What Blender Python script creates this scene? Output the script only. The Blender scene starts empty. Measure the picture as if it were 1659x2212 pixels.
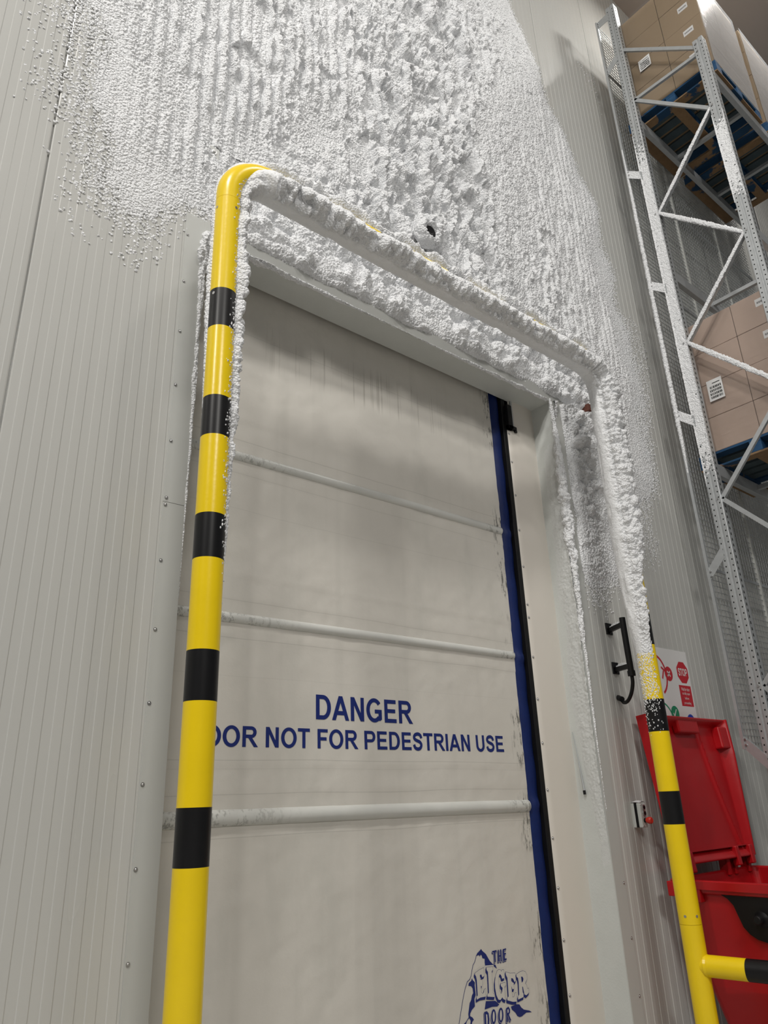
import bpy, bmesh, math, random
import numpy as np
from mathutils import Vector, Matrix
from mathutils.geometry import tessellate_polygon

# ------------------------------------------------------------------ camera, world, lamps, exposure
SC = bpy.context.scene
COL = SC.collection
cam_data = bpy.data.cameras.new('camera')
cam = bpy.data.objects.new('camera', cam_data); COL.objects.link(cam)
_x = Vector((0.768, -0.639, -0.034)).normalized()
_b = Vector((-0.604, -0.707, -0.367)); _b = (_b - _x * _b.dot(_x)).normalized()
_y = _b.cross(_x)
M = Matrix((_x, _y, _b)).transposed().to_4x4(); M.translation = (0.0, -3.0, 1.6)
cam.matrix_world = M
cam_data.sensor_fit = 'VERTICAL'; cam_data.sensor_height = 36.0
cam_data.lens = 36.0 * 1585.15 / 2212.0
cam_data.clip_end = 100
SC.camera = cam
SC.view_settings.view_transform = 'Standard'; SC.view_settings.look = 'None'
SC.view_settings.gamma = 1.0; SC.view_settings.use_curve_mapping = False
SC.view_settings.exposure = -0.97
try:
    SC.cycles.use_denoising = True
    SC.cycles.max_bounces = 8; SC.cycles.diffuse_bounces = 4; SC.cycles.transparent_max_bounces = 12
    SC.cycles.sample_clamp_indirect = 6.0
except Exception: pass
world = bpy.data.worlds.new('cold_store_air'); SC.world = world; world.use_nodes = True
bg = world.node_tree.nodes['Background']
bg.inputs[0].default_value = (0.96, 0.98, 1.0, 1); bg.inputs[1].default_value = 0.17

def lamp(name, loc, power, size=(0.5, 0.5), col=(1.0, 0.97, 0.92), aim=None):
    d = bpy.data.lights.new(name, 'AREA'); d.shape = 'RECTANGLE'; d.size, d.size_y = size
    d.energy = power; d.color = col
    o = bpy.data.objects.new(name, d); COL.objects.link(o); o.location = loc
    if aim:
        o.rotation_euler = (Vector(aim) - Vector(loc)).to_track_quat('-Z', 'Y').to_euler()
    return o
# LED high-bay lamps hung over the aisle, plus an added frontal fill
lamp('ceiling_or_fill_lamp', (-2.0, -3.7, 11.2), 820, (1.2, 0.8))
lamp('ceiling_or_fill_lamp', (7.4, -1.75, 11.3), 260, (0.5, 0.35))
lamp('ceiling_or_fill_lamp', (3.2, -3.7, 11.2), 230, (0.5, 0.35))
lamp('ceiling_or_fill_lamp', (-9.0, -5.0, 11.2), 900, (0.5, 0.35), aim=(3, -1, 4))
lamp('ceiling_or_fill_lamp', (-1.0, -11.0, 9.5), 800, (2.0, 1.2), aim=(2, 0, 1.5))  # added fill, brightens the lower door and wall from the front

# ------------------------------------------------------------------ helpers
def tag(o, label=None, cat=None, group=None, kind=None):
    if label: o['label'] = label
    if cat: o['category'] = cat
    if group: o['group'] = group
    if kind: o['kind'] = kind
    return o
def thing(name, loc, label, cat, group=None, kind=None):
    o = bpy.data.objects.new(name, None); COL.objects.link(o); o.location = loc
    o.empty_display_size = 0.1
    return tag(o, label, cat, group, kind)
def base_of(o):
    v = Vector((0, 0, 0))
    while o is not None:
        v += Vector(o.location); o = o.parent
    return v

class MB:
    """collects shapes in world coordinates and links them as one mesh object"""
    def __init__(s): s.v = []; s.f = []; s.m = []; s.sm = []
    def add(s, vs, fs, mi=0, smooth=False):
        n = len(s.v); s.v += [tuple(p) for p in vs]
        s.f += [tuple(i + n for i in f) for f in fs]
        s.m += [mi] * len(fs); s.sm += [smooth] * len(fs)
        return s
    def box(s, a, b, mi=0, M=None):
        x0, y0, z0 = a; x1, y1, z1 = b
        vs = [Vector(p) for p in ((x0,y0,z0),(x1,y0,z0),(x1,y1,z0),(x0,y1,z0),(x0,y0,z1),(x1,y0,z1),(x1,y1,z1),(x0,y1,z1))]
        if M: vs = [M @ p for p in vs]
        return s.add(vs, [(0,3,2,1),(4,5,6,7),(0,1,5,4),(1,2,6,5),(2,3,7,6),(3,0,4,7)], mi)
    def bar(s, p, q, w, h, up=(0, 0, 1), mi=0):
        p = Vector(p); q = Vector(q); d = (q - p).normalized(); u = Vector(up)
        r = d.cross(u)
        if r.length < 1e-5: r = d.cross(Vector((0, 1, 0)))
        r.normalize(); u = r.cross(d).normalized()
        vs = []
        for c in (p, q):
            for a, b in ((-1,-1),(1,-1),(1,1),(-1,1)): vs.append(c + r * a * w / 2 + u * b * h / 2)
        return s.add(vs, [(0,1,2,3),(7,6,5,4),(0,4,5,1),(1,5,6,2),(2,6,7,3),(3,7,4,0)], mi)
    def tube(s, pts, r, n=16, mi=0, caps=True, smooth=True):
        pts = [Vector(p) for p in pts]; N = len(pts)
        rs = r if isinstance(r, (list, tuple)) else [r] * N
        vs = []; prev = None
        for i, p in enumerate(pts):
            d = (pts[min(i + 1, N - 1)] - pts[max(i - 1, 0)]).normalized()
            if prev is None:
                a = Vector((0, 0, 1)) if abs(d.z) < 0.9 else Vector((1, 0, 0))
                u = d.cross(a).normalized()
            else:
                u = (prev - d * prev.dot(d)).normalized()
            prev = u; w = d.cross(u)
            for k in range(n):
                t = 2 * math.pi * k / n
                vs.append(p + (u * math.cos(t) + w * math.sin(t)) * rs[i])
        fs = [(i*n+k, i*n+(k+1) % n, (i+1)*n+(k+1) % n, (i+1)*n+k) for i in range(N-1) for k in range(n)]
        mis = mi if isinstance(mi, list) else None
        if mis:
            for i in range(N - 1):
                pass
        m0 = len(s.v); s.v += [tuple(p) for p in vs]
        for j, f in enumerate(fs):
            s.f.append(tuple(i + m0 for i in f)); s.m.append(mis[j // n] if mis else mi); s.sm.append(smooth)
        if caps:
            s.add(vs[:n], [tuple(reversed(range(n)))], mis[0] if mis else mi)
            s.add(vs[-n:], [tuple(range(n))], mis[-1] if mis else mi)
        return s
    def cyl(s, p, q, r, n=20, mi=0, smooth=True): return s.tube([p, q], r, n, mi, True, smooth)
    def dome(s, c, d, r, h=None, n=10, mi=0):
        """small round head on a surface, pointing along d"""
        c = Vector(c); d = Vector(d).normalized(); h = h or r * 0.6
        a = d.cross(Vector((0, 0, 1)))
        if a.length < 1e-4: a = Vector((1, 0, 0))
        a.normalize(); b = d.cross(a)
        rings = [(1.0, -0.15), (1.0, 0.15), (0.85, 0.6), (0.5, 0.92)]
        vs = [c + (a * math.cos(2*math.pi*k/n) + b * math.sin(2*math.pi*k/n)) * r * q + d * h * t for q, t in rings for k in range(n)]
        vs.append(c + d * h)
        fs = [(i*n+k, i*n+(k+1) % n, (i+1)*n+(k+1) % n, (i+1)*n+k) for i in range(3) for k in range(n)]
        fs += [(3*n+k, 3*n+(k+1) % n, 4*n) for k in range(n)]
        return s.add(vs, fs, mi, True)
    def prism(s, poly, axis, a, b, mi=0, fill=True):
        """2D polygon extruded along 'x','y' or 'z' from a to b"""
        def P(p, t):
            return (t, p[0], p[1]) if axis == 'x' else ((p[0], t, p[1]) if axis == 'y' else (p[0], p[1], t))
        n = len(poly); vs = [P(p, a) for p in poly] + [P(p, b) for p in poly]
        fs = [(i, (i+1) % n, n + (i+1) % n, n + i) for i in range(n)]
        if fill: fs += [tuple(range(n-1, -1, -1)), tuple(range(n, 2*n))]
        return s.add(vs, fs, mi)
    def poly(s, pts, mi=0):
        return s.add(pts, [tuple(range(len(pts)))], mi)
    def build(s, name, mats, parent=None, bevel=0.0, recalc=True, label=None, origin=None):
        me = bpy.data.meshes.new(name)
        B = base_of(parent) if parent is not None else Vector(origin or (0, 0, 0))
        me.from_pydata([(p[0]-B.x, p[1]-B.y, p[2]-B.z) for p in s.v], [], s.f)
        mats = mats if isinstance(mats, (list, tuple)) else [mats]
        for m in mats: me.materials.append(m)
        me.polygons.foreach_set('material_index', s.m)
        me.polygons.foreach_set('use_smooth', s.sm)
        if recalc:
            bm = bmesh.new(); bm.from_mesh(me); bmesh.ops.recalc_face_normals(bm, faces=bm.faces); bm.to_mesh(me); bm.free()
        o = bpy.data.objects.new(name, me); COL.objects.link(o)
        if parent is not None: o.parent = parent
        else: o.location = B
        if bevel:
            md = o.modifiers.new('bevel', 'BEVEL'); md.width = bevel; md.segments = 2; md.limit_method = 'ANGLE'
        if label: o['label'] = label
        return o

def copy_obj(o, parent, delta):
    c = o.copy(); COL.objects.link(c); c.parent = parent
    c.location = Vector(o.location) + Vector(delta)
    return c

# ---- materials
def hexlin(r, g, b):
    f = lambda c: (c/255/12.92) if c/255 <= 0.04045 else ((c/255+0.055)/1.055)**2.4
    return (f(r), f(g), f(b), 1)
class NT:
    def __init__(s, name):
        s.mat = bpy.data.materials.new(name); s.mat.use_nodes = True
        s.t = s.mat.node_tree; s.b = s.t.nodes['Principled BSDF']; s._pos = None
    def n(s, typ, **kw):
        nd = s.t.nodes.new(typ)
        for k, v in kw.items(): setattr(nd, k, v)
        return nd
    def l(s, a, b): s.t.links.new(a, b)
    def pos(s):
        if s._pos is None: s._pos = s.n('ShaderNodeNewGeometry').outputs['Position']
        return s._pos
    def xyz(s):
        if not hasattr(s, '_xyz'):
            q = s.n('ShaderNodeSeparateXYZ'); s.l(s.pos(), q.inputs[0]); s._xyz = q.outputs
        return s._xyz
    def math(s, op, a, b=None, c=None, clamp=False):
        m = s.n('ShaderNodeMath', operation=op); m.use_clamp = clamp
        for i, v in enumerate((a, b, c)):
            if v is None: continue
            if isinstance(v, (int, float)): m.inputs[i].default_value = v
            else: s.l(v, m.inputs[i])
        return m.outputs[0]
    def ramp(s, v, a, b, lo=0.0, hi=1.0):
        m = s.n('ShaderNodeMapRange'); m.clamp = True; m.interpolation_type = 'SMOOTHSTEP'
        s.l(v, m.inputs[0])
        for i, x in enumerate((a, b, lo, hi)): m.inputs[i+1].default_value = x
        return m.outputs[0]
    def noise(s, scale, detail=3, rough=0.55, stretch=(1, 1, 1), vec=None, dist=0):
        mp = s.n('ShaderNodeMapping'); s.l(vec or s.pos(), mp.inputs[0]); mp.inputs['Scale'].default_value = stretch
        t = s.n('ShaderNodeTexNoise'); s.l(mp.outputs[0], t.inputs['Vector'])
        t.inputs['Scale'].default_value = scale; t.inputs['Detail'].default_value = detail; t.inputs['Roughness'].default_value = rough
        t.inputs['Distortion'].default_value = dist
        return t.outputs[0]
    def mix(s, f, a, b):
        m = s.n('ShaderNodeMix', data_type='RGBA')
        if isinstance(f, (int, float)): m.inputs[0].default_value = f
        else: s.l(f, m.inputs[0])
        for i, v in ((6, a), (7, b)):
            if isinstance(v, tuple): m.inputs[i].default_value = v
            else: s.l(v, m.inputs[i])
        return m.outputs[2]
    def bump(s, h, dist, strength=1.0, prev=None):
        b = s.n('ShaderNodeBump'); b.inputs['Strength'].default_value = strength; b.inputs['Distance'].default_value = dist
        s.l(h, b.inputs['Height'])
        if prev is not None: s.l(prev, b.inputs['Normal'])
        return b.outputs[0]
    def set(s, base=None, rough=None, metal=None, normal=None, spec=None, coat=None):
        for k, v in (('Base Color', base), ('Roughness', rough), ('Metallic', metal), ('Normal', normal), ('Specular IOR Level', spec), ('Coat Weight', coat)):
            if v is None: continue
            if isinstance(v, (int, float, tuple)): s.b.inputs[k].default_value = v
            else: s.l(v, s.b.inputs[k])
        return s.mat
def simple(name, col, rough=0.5, metal=0.0, var=0.08, scale=8, bump=0.0, bscale=60, spec=None, stretch=(1,1,1)):
    t = NT(name); nz = t.noise(scale, 4, stretch=stretch)
    dark = tuple(c * (1 - var * 2) for c in col[:3]) + (1,)
    lite = tuple(min(1, c * (1 + var)) for c in col[:3]) + (1,)
    base = t.mix(nz, dark, lite)
    nrm = t.bump(t.noise(bscale, 3), bump) if bump else None
    return t.set(base, rough, metal, nrm, spec)

M_ = {}
def wall_mat():
    t = NT('wall_panel_white')
    nz = t.noise(1.2, 3, stretch=(1, 1, 0.25))
    base = t.mix(nz, (0.50, 0.505, 0.485, 1), (0.56, 0.56, 0.54, 1))
    r = t.ramp(t.noise(3, 3, stretch=(1, 1, 0.1)), 0.3, 0.7, 0.17, 0.28)
    return t.set(base, r, 0.0, t.bump(t.noise(9, 2, stretch=(1, 1, 0.15)), 0.002, 0.5), 0.5)
M_['wall'] = wall_mat()
M_['flash'] = simple('flashing_grey', (0.50, 0.51, 0.49, 1), 0.38, 0, 0.04, 2, 0.0006, 14)
def frost_mat(name, c=(0.81, 0.822, 0.84)):
    t = NT(name)
    nz = t.noise(25, 4)
    base = t.mix(nz, tuple(x * 0.95 for x in c) + (1,), tuple(min(1, x * 1.05) for x in c) + (1,))
    vo = t.n('ShaderNodeTexVoronoi'); vo.feature = 'F1'; vo.inputs['Scale'].default_value = 88
    t.l(t.pos(), vo.inputs['Vector'])
    d2 = t.math('MULTIPLY', vo.outputs['Distance'], vo.outputs['Distance'])
    hgt = t.math('SUBTRACT', 1.0, t.math('MULTIPLY', d2, 1.5), clamp=True)
    n0 = t.bump(hgt, 0.010, 0.6)
    at = t.n('ShaderNodeAttribute'); at.attribute_name = 'smooth_zone'
    t.l(t.math('SUBTRACT', 0.6, t.math('MULTIPLY', at.outputs['Fac'], 0.48)), n0.node.inputs['Strength'])
    n1 = t.bump(t.noise(300, 2, 0.6), 0.002, 0.3, n0)
    return t.set(base, 0.5, 0, n1, 0.3)
M_['frost'] = frost_mat('white_hoar_frost')
M_['thinfrost'] = simple('thin_frost_film', (0.63, 0.645, 0.635, 1), 0.45, 0, 0.06, 20, 0.002, 200)
def reveal_mat():
    t = NT('frosted_lining')
    z = t.xyz()[2]
    base = t.mix(t.noise(6, 4), (0.54, 0.56, 0.54, 1), (0.62, 0.64, 0.62, 1))
    return t.set(base, 0.45, 0, t.bump(t.noise(70, 4), 0.004, 0.25), 0.4)
M_['reveal'] = reveal_mat()
def curtain_mat():
    t = NT('door_curtain_fabric')
    X, Y, Z = t.xyz()
    base = t.mix(t.noise(1.6, 5, 0.6), (0.61, 0.585, 0.535, 1), (0.71, 0.685, 0.63, 1))
    # grey smear patches and vertical drip streaks, worn in by the rolling curtain
    smear = t.ramp(t.noise(2.2, 5, 0.6, (1, 1, 0.5)), 0.52, 0.72)
    base = t.mix(t.math('MULTIPLY', smear, 0.35), base, (0.50, 0.495, 0.45, 1))
    st = t.ramp(t.noise(60, 2, 0.5, (1, 1, 0.02)), 0.56, 0.72)
    band = t.math('MULTIPLY', t.ramp(Z, 3.95, 4.05), t.ramp(Z, 4.34, 4.2))
    band = t.math('MULTIPLY', band, t.math('MULTIPLY', t.ramp(X, 1.75, 2.1), t.ramp(X, 3.5, 3.1)))
    base = t.mix(t.math('MULTIPLY', t.math('MULTIPLY', st, band), 0.35), base, (0.16, 0.14, 0.11, 1))
    st2 = t.ramp(t.noise(9, 2, 0.5, (1, 1, 0.05)), 0.5, 0.75)
    base = t.mix(t.math('MULTIPLY', st2, 0.18), base, (0.47, 0.46, 0.42, 1))
    # black scuffs beside the blue edge
    sc = t.ramp(t.noise(26, 5, 0.7, (1.6, 1, 0.35)), 0.52, 0.60)
    patch = t.ramp(t.noise(2.6, 2, 0.5, (0.2, 1, 1)), 0.42, 0.54)
    edge = t.math('MULTIPLY', t.ramp(X, 3.76, 3.84), t.math('MULTIPLY', sc, patch))
    base = t.mix(t.math('MULTIPLY', edge, 0.8), base, (0.05, 0.05, 0.045, 1))
    zl = t.math('ADD', Z, t.math('MULTIPLY', t.math('SUBTRACT', t.noise(1.2, 1), 0.5), 0.03))
    for z0, k in ((1.805, 0.30), (1.765, 0.12), (1.652, 0.30), (1.468, 0.30), (2.575, 0.25), (2.385, 0.28), (3.475, 0.3), (3.275, 0.2), (3.07, 0.15), (4.18, 0.25), (2.20, 0.1)):
        ln = t.ramp(t.math('ABSOLUTE', t.math('SUBTRACT', zl, z0)), 0.0030, 0.0012)
        base = t.mix(t.math('MULTIPLY', ln, k*0.6), base, (0.12, 0.12, 0.11, 1))
    return t.set(base, t.ramp(t.noise(3, 4), 0.35, 0.65, 0.34, 0.5), 0, t.bump(t.noise(14, 4), 0.006, 0.35), 0.45)
M_['curtain'] = curtain_mat()
def batten_mat():
    t = NT('batten_sleeve'); X, Y, Z = t.xyz()
    base = t.mix(t.noise(5, 4, 0.6), (0.55, 0.56, 0.53, 1), (0.68, 0.68, 0.65, 1))
    e = t.math('MAXIMUM', t.ramp(X, 3.6, 3.85), t.ramp(X, 2.3, 1.5))
    sc = t.math('MULTIPLY', t.ramp(t.noise(40, 4, 0.7, (1, 1, 0.5)), 0.5, 0.62), e)
    base = t.mix(t.math('MULTIPLY', sc, 0.6), base, (0.10, 0.10, 0.09, 1))
    return t.set(base, 0.3, 0, None, 0.5)
M_['batten'] = batten_mat()
M_['guide'] = simple('guide_cover_cream', (0.70, 0.66, 0.60, 1), 0.42, 0, 0.03, 1.5)
M_['blue'] = simple('navy_edge_webbing', (0.003, 0.015, 0.10, 1), 0.55, 0, 0.15, 20, 0.001, 60, 0.3)
M_['print'] = simple('navy_print', (0.006, 0.020, 0.16, 1), 0.5, 0, 0.05, 20)
M_['printbg'] = simple('print_gap', (0.65, 0.63, 0.58, 1), 0.45, 0, 0.04, 3)
M_['black'] = simple('black_rubber', (0.005, 0.005, 0.006, 1), 0.5, 0, 0.2, 20, 0.0, 60, 0.3)
M_['bandblack'] = simple('black_band', (0.006, 0.006, 0.007, 1), 0.36, 0, 0.15, 30, 0.0, 60, 0.35)
M_['yellow'] = simple('yellow_gloss_paint', (0.88, 0.63, 0.005, 1), 0.28, 0, 0.04, 6, 0.0004, 50)
M_['galv'] = simple('galvanised_steel', (0.50, 0.52, 0.53, 1), 0.42, 0.55, 0.1, 20)
M_['steel'] = simple('zinc_screw', (0.55, 0.55, 0.55, 1), 0.3, 0.9, 0.1, 50)
M_['hole'] = simple('dark_hole', (0.01, 0.01, 0.01, 1), 0.9, 0, 0, 5)
M_['red'] = simple('red_plastic', (0.42, 0.004, 0.008, 1), 0.34, 0, 0.12, 3, 0.0015, 8)
M_['redpaint'] = simple('sign_red', (0.55, 0.015, 0.03, 1), 0.4, 0, 0.03, 5)
M_['green'] = simple('sign_green', (0.005, 0.26, 0.12, 1), 0.4, 0, 0.03, 5)
M_['signblue'] = simple('sign_blue', (0.01, 0.05, 0.45, 1), 0.4, 0, 0.03, 5)
M_['white'] = simple('white_print', (0.78, 0.78, 0.78, 1), 0.4, 0, 0.03, 5)
M_['grey'] = simple('grey_plastic_box', (0.55, 0.57, 0.55, 1), 0.4, 0, 0.03, 5)
M_['knobred'] = simple('red_button', (0.55, 0.03, 0.015, 1), 0.4, 0, 0.05, 5)
M_['rust'] = simple('reddish_brown_box', (0.11, 0.032, 0.018, 1), 0.7, 0, 0.2, 40)
M_['concrete'] = simple('concrete_floor', (0.45, 0.44, 0.42, 1), 0.6, 0, 0.1, 2)
M_['ceil'] = simple('ceiling_panel', (0.42, 0.38, 0.36, 1), 0.6, 0, 0.04, 1)
def card_mat(name, c):
    t = NT(name)
    base = t.mix(t.noise(2.0, 4, 0.6), tuple(x*0.88 for x in c) + (1,), tuple(x*1.08 for x in c) + (1,))
    base = t.mix(t.math('MULTIPLY', t.noise(160, 2, 0.5, (1, 0.02, 1)), 0.15), base, tuple(x*0.7 for x in c) + (1,))
    return t.set(base, 0.6, 0, None, 0.3)
M_['card'] = card_mat('brown_cardboard', (0.32, 0.235, 0.145))
M_['cardlow'] = card_mat('pinkish_cardboard', (0.50, 0.38, 0.31))
M_['label'] = simple('white_label', (0.75, 0.75, 0.75, 1), 0.5, 0, 0.02, 5)
M_['ink'] = simple('black_ink', (0.03, 0.03, 0.03, 1), 0.6, 0, 0.0, 5)
def pallet_mat():
    t = NT('blue_painted_wood')
    base = t.mix(t.noise(6, 4), (0.010, 0.045, 0.11, 1), (0.02, 0.085, 0.19, 1))
    worn = t.ramp(t.noise(5, 5, 0.65, (1, 1, 1)), 0.66, 0.70)
    base = t.mix(worn, base, t.mix(t.noise(30, 4, 0.6, (0.3, 0.3, 2)), (0.14, 0.085, 0.04, 1), (0.24, 0.15, 0.08, 1)))
    return t.set(base, 0.65, 0, t.bump(t.noise(50, 3), 0.003, 0.4), 0.3)
M_['pallet'] = pallet_mat()
def worn_mat():
    t = NT('worn_pallet_wood')
    base = t.mix(t.noise(30, 4, 0.6, (0.4, 0.4, 2)), (0.16, 0.10, 0.05, 1), (0.30, 0.19, 0.10, 1))
    paint = t.ramp(t.noise(2.6, 5, 0.6), 0.56, 0.60)
    base = t.mix(paint, base, (0.012, 0.05, 0.11, 1))
    return t.set(base, 0.7, 0, None, 0.3)
M_['worn'] = worn_mat()
M_['deck'] = simple('grey_blue_deck_board', (0.055, 0.085, 0.10, 1), 0.7, 0, 0.25, 8)
def film_mat(name, white):
    t = NT(name)
    nt = t.t
    tr = t.n('ShaderNodeBsdfTransparent'); gl = t.n('ShaderNodeBsdfGlossy'); df = t.n('ShaderNodeBsdfDiffuse')
    gl.inputs['Roughness'].default_value = 0.18; df.inputs['Color'].default_value = (0.7, 0.72, 0.75, 1)
    nb = t.bump(t.noise(16, 4, 0.6, (0.16, 0.16, 3.0), dist=0.6), 0.012, 0.7)
    t.l(nb, gl.inputs['Normal']); t.l(nb, df.inputs['Normal'])
    fr = t.n('ShaderNodeLayerWeight'); fr.inputs['Blend'].default_value = 0.25; t.l(nb, fr.inputs['Normal'])
    m1 = t.n('ShaderNodeMixShader'); m2 = t.n('ShaderNodeMixShader')
    m1.inputs[0].default_value = white
    t.l(tr.outputs[0], m1.inputs[1]); t.l(df.outputs[0], m1.inputs[2])
    t.l(t.math('ADD', t.math('MULTIPLY', fr.outputs['Fresnel'], 0.5), 0.03, clamp=True), m2.inputs[0])
    t.l(m1.outputs[0], m2.inputs[1]); t.l(gl.outputs[0], m2.inputs[2])
    t.l(m2.outputs[0], nt.nodes['Material Output'].inputs['Surface'])
    return t.mat
M_['film'] = film_mat('clear_stretch_film', 0.04)
M_['filmthick'] = film_mat('layered_stretch_film', 0.38)

# ---- numpy noise used by the frost
_rng = np.random.default_rng(7)
_TAB = _rng.random((256, 256, 6))
def vnoise(u, v, ch=0):
    i = np.floor(u).astype(int); j = np.floor(v).astype(int); fu = u - i; fv = v - j
    fu = fu*fu*(3-2*fu); fv = fv*fv*(3-2*fv); T = _TAB[..., ch]
    a = T[i & 255, j & 255]; b = T[(i+1) & 255, j & 255]; c = T[i & 255, (j+1) & 255]; d = T[(i+1) & 255, (j+1) & 255]
    return (a*(1-fu)+b*fu)*(1-fv) + (c*(1-fu)+d*fu)*fv
def fbm(u, v, o=3, ch=0):
    s = 0; a = 0.5; t = 0
    for k in range(o):
        s = s + a * vnoise(u * 2**k + 13.7*k, v * 2**k + 5.1*k, (ch+k) % 6); t += a; a *= 0.5
    return s / t
def bumps(u, v, seed=0, rmin=0.55, rmax=0.95, amin=0.4, dens=None):
    """union of rounded caps, one per jittered cell: 0..1, cauliflower-like"""
    i0 = np.floor(u).astype(int); j0 = np.floor(v).astype(int); h = np.zeros_like(u)
    for di in (-1, 0, 1):
        for dj in (-1, 0, 1):
            i = i0 + di; j = j0 + dj
            R = _TAB[(i*7 + seed*31) & 255, (j*3 + seed*17) & 255]
            cx = i + 0.5 + (R[..., 0]-0.5)*0.9; cy = j + 0.5 + (R[..., 1]-0.5)*0.9
            r = rmin + (rmax-rmin)*R[..., 2]; a = amin + (1-amin)*R[..., 3]
            q = 1 - ((u-cx)**2 + (v-cy)**2) / r**2
            if dens is not None: a = np.where(R[..., 4] < dens, a, 0)
            h = np.maximum(h, a*np.sqrt(np.clip(q, 0, None)))
    return h
def grid_mesh(name, P, keep, mat, parent=None, wrap=False, label=None, origin=(0, 0, 0), smooth=None):
    """P: (nu, nv, 3) world points; keep: (nu, nv) bool, quads with any kept corner are built"""
    nu, nv = keep.shape
    idx = np.arange(nu*nv).reshape(nu, nv)
    if wrap:
        idx = np.concatenate([idx, idx[:, :1]], 1); keep = np.concatenate([keep, keep[:, :1]], 1)
    q = np.stack([idx[:-1, :-1], idx[1:, :-1], idx[1:, 1:], idx[:-1, 1:]], -1).reshape(-1, 4)
    k = (keep[:-1, :-1] | keep[1:, :-1] | keep[1:, 1:] | keep[:-1, 1:]).reshape(-1)
    q = q[k]
    used = np.unique(q); rem = np.full(nu*nv, -1, dtype=np.int64); rem[used] = np.arange(len(used))
    q = rem[q]
    B = base_of(parent) if parent is not None else Vector(origin)
    V = (P.reshape(-1, 3)[used] - np.array(B)).astype(np.float32)
    me = bpy.data.meshes.new(name)
    me.vertices.add(len(V)); me.vertices.foreach_set('co', V.ravel())
    me.loops.add(q.size); me.loops.foreach_set('vertex_index', q.ravel().astype(np.int32))
    me.polygons.add(len(q)); me.polygons.foreach_set('loop_start', np.arange(0, q.size, 4, dtype=np.int32))
    me.polygons.foreach_set('use_smooth', np.ones(len(q), dtype=bool))
    me.update(calc_edges=True); me.validate()
    me.materials.append(mat)
    if smooth is not None:
        me.attributes.new('smooth_zone', 'FLOAT', 'POINT').data.foreach_set('value', smooth.reshape(-1)[used].astype(np.float32))
    o = bpy.data.objects.new(name, me); COL.objects.link(o)
    if parent is not None: o.parent = parent
    else: o.location = B
    if label: o['label'] = label
    return o

# ------------------------------------------------------------------ the setting
XL, XR, ZT, ZC = 1.345, 4.33, 4.494, 11.75        # door opening and ceiling height
def structure(o): o['kind'] = 'structure'; return o
structure(MB().box((-14, -14, -0.2), (14, 1.2, 0)).build('floor', M_['concrete']))
m = MB().box((-14, -14, ZC), (14, 1.2, ZC+0.2))
for k in range(12):
    y = -0.62 - k*1.15
    m.box((-14, y-0.006, ZC-0.004), (14, y+0.006, ZC))
structure(m.build('ceiling', M_['ceil']))
structure(MB().box((-14, 1.0, 0), (14, 1.2, ZC)).build('rear_light_block', M_['wall']))  # added unseen sheet, blocks background light at the gaps round the curtain

def panel_profile(x0, x1):
    """micro-rib profile of the sandwich panels with a joint every 1.105 m"""
    P = 0.0765; pts = [(x0, 0.0)]
    ev = []
    k0 = math.floor((x0 - 0.882) / P) - 1
    for k in range(k0, k0 + int((x1-x0)/P) + 4):
        a = 0.882 + k*P
        ev += [(a-0.002, 0.0), (a+0.002, -0.0022), (a+0.0365, -0.0022), (a+0.0405, 0.0)]
    j0 = math.floor((x0-0.531)/1.105)
    joints = [0.531 + 1.105*k for k in range(j0, j0 + int((x1-x0)/1.105) + 3)]
    ev = [e for e in ev if all(abs(e[0]-j) > 0.022 for j in joints)]
    for j in joints:
        ev += [(j-0.010, 0.0), (j-0.0045, 0.002), (j-0.004, 0.018), (j+0.004, 0.018), (j+0.0045, 0.002), (j+0.010, 0.0)]
    ev = sorted(e for e in ev if x0+0.003 < e[0] < x1-0.003)
    # joints cut through a raised band: keep the run consistent
    return pts + ev + [(x1, 0.0)]
m = MB()
def wall_part(x0, x1, z0, z1):
    pr = panel_profile(x0, x1); n = len(pr)
    m.add([(x, y, z0) for x, y in pr] + [(x, y, z1) for x, y in pr], [(i, i+1, n+i+1, n+i) for i in range(n-1)])
wall_part(-14, XL, 0, ZC); wall_part(XL, XR, ZT, ZC); wall_part(XR, 14, 0, ZC)
structure(m.build('wall_back', M_['wall'], recalc=False))

# flashings round the opening, each with its screws
def flashing(name, a, b, screws, label):
    o = MB().box(a, b).build(name, M_['flash'], origin=((a[0]+b[0])/2, 0, a[2]), bevel=0.0008)
    structure(o); o['label'] = label
    first = None
    for x, z in screws:
        if first is None:
            first = MB().cyl((x, b[1]-0.007, z), (x, a[1]-0.0015, z), 0.0085, 14).dome((x, a[1]-0.0015, z), (0, -1, 0), 0.0055, 0.004).build('screw', M_['steel'], o); fx = (x, z)
        else:
            copy_obj(first, o, (x-fx[0], 0, z-fx[1]))
    return o
flashing('trim_1', (1.238, -0.006, 0), (XL, 0.0, 2.908), [(1.250 + 0*z, z) for z in (2.894, 2.628, 2.318, 2.011, 1.696, 1.392, 1.079, 0.77, 0.46)], 'lower grey flashing with screws left of the door')
flashing('trim_2', (1.238, -0.006, 2.910), (XL, 0.0, 4.60), [(1.252, z) for z in (4.452, 4.146, 3.837, 3.526, 3.22, 2.929)], 'upper grey flashing with screws left of the door')
flashing('trim_3', (XL, -0.006, ZT), (XR, 0.0, 4.60), [], 'grey header flashing over the door')
flashing('trim_4', (XR, -0.006, 0), (4.445, 0.0, 4.60), [(4.425, z) for z in (1.077, 0.774, 0.471)], 'grey flashing right of the door')
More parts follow.
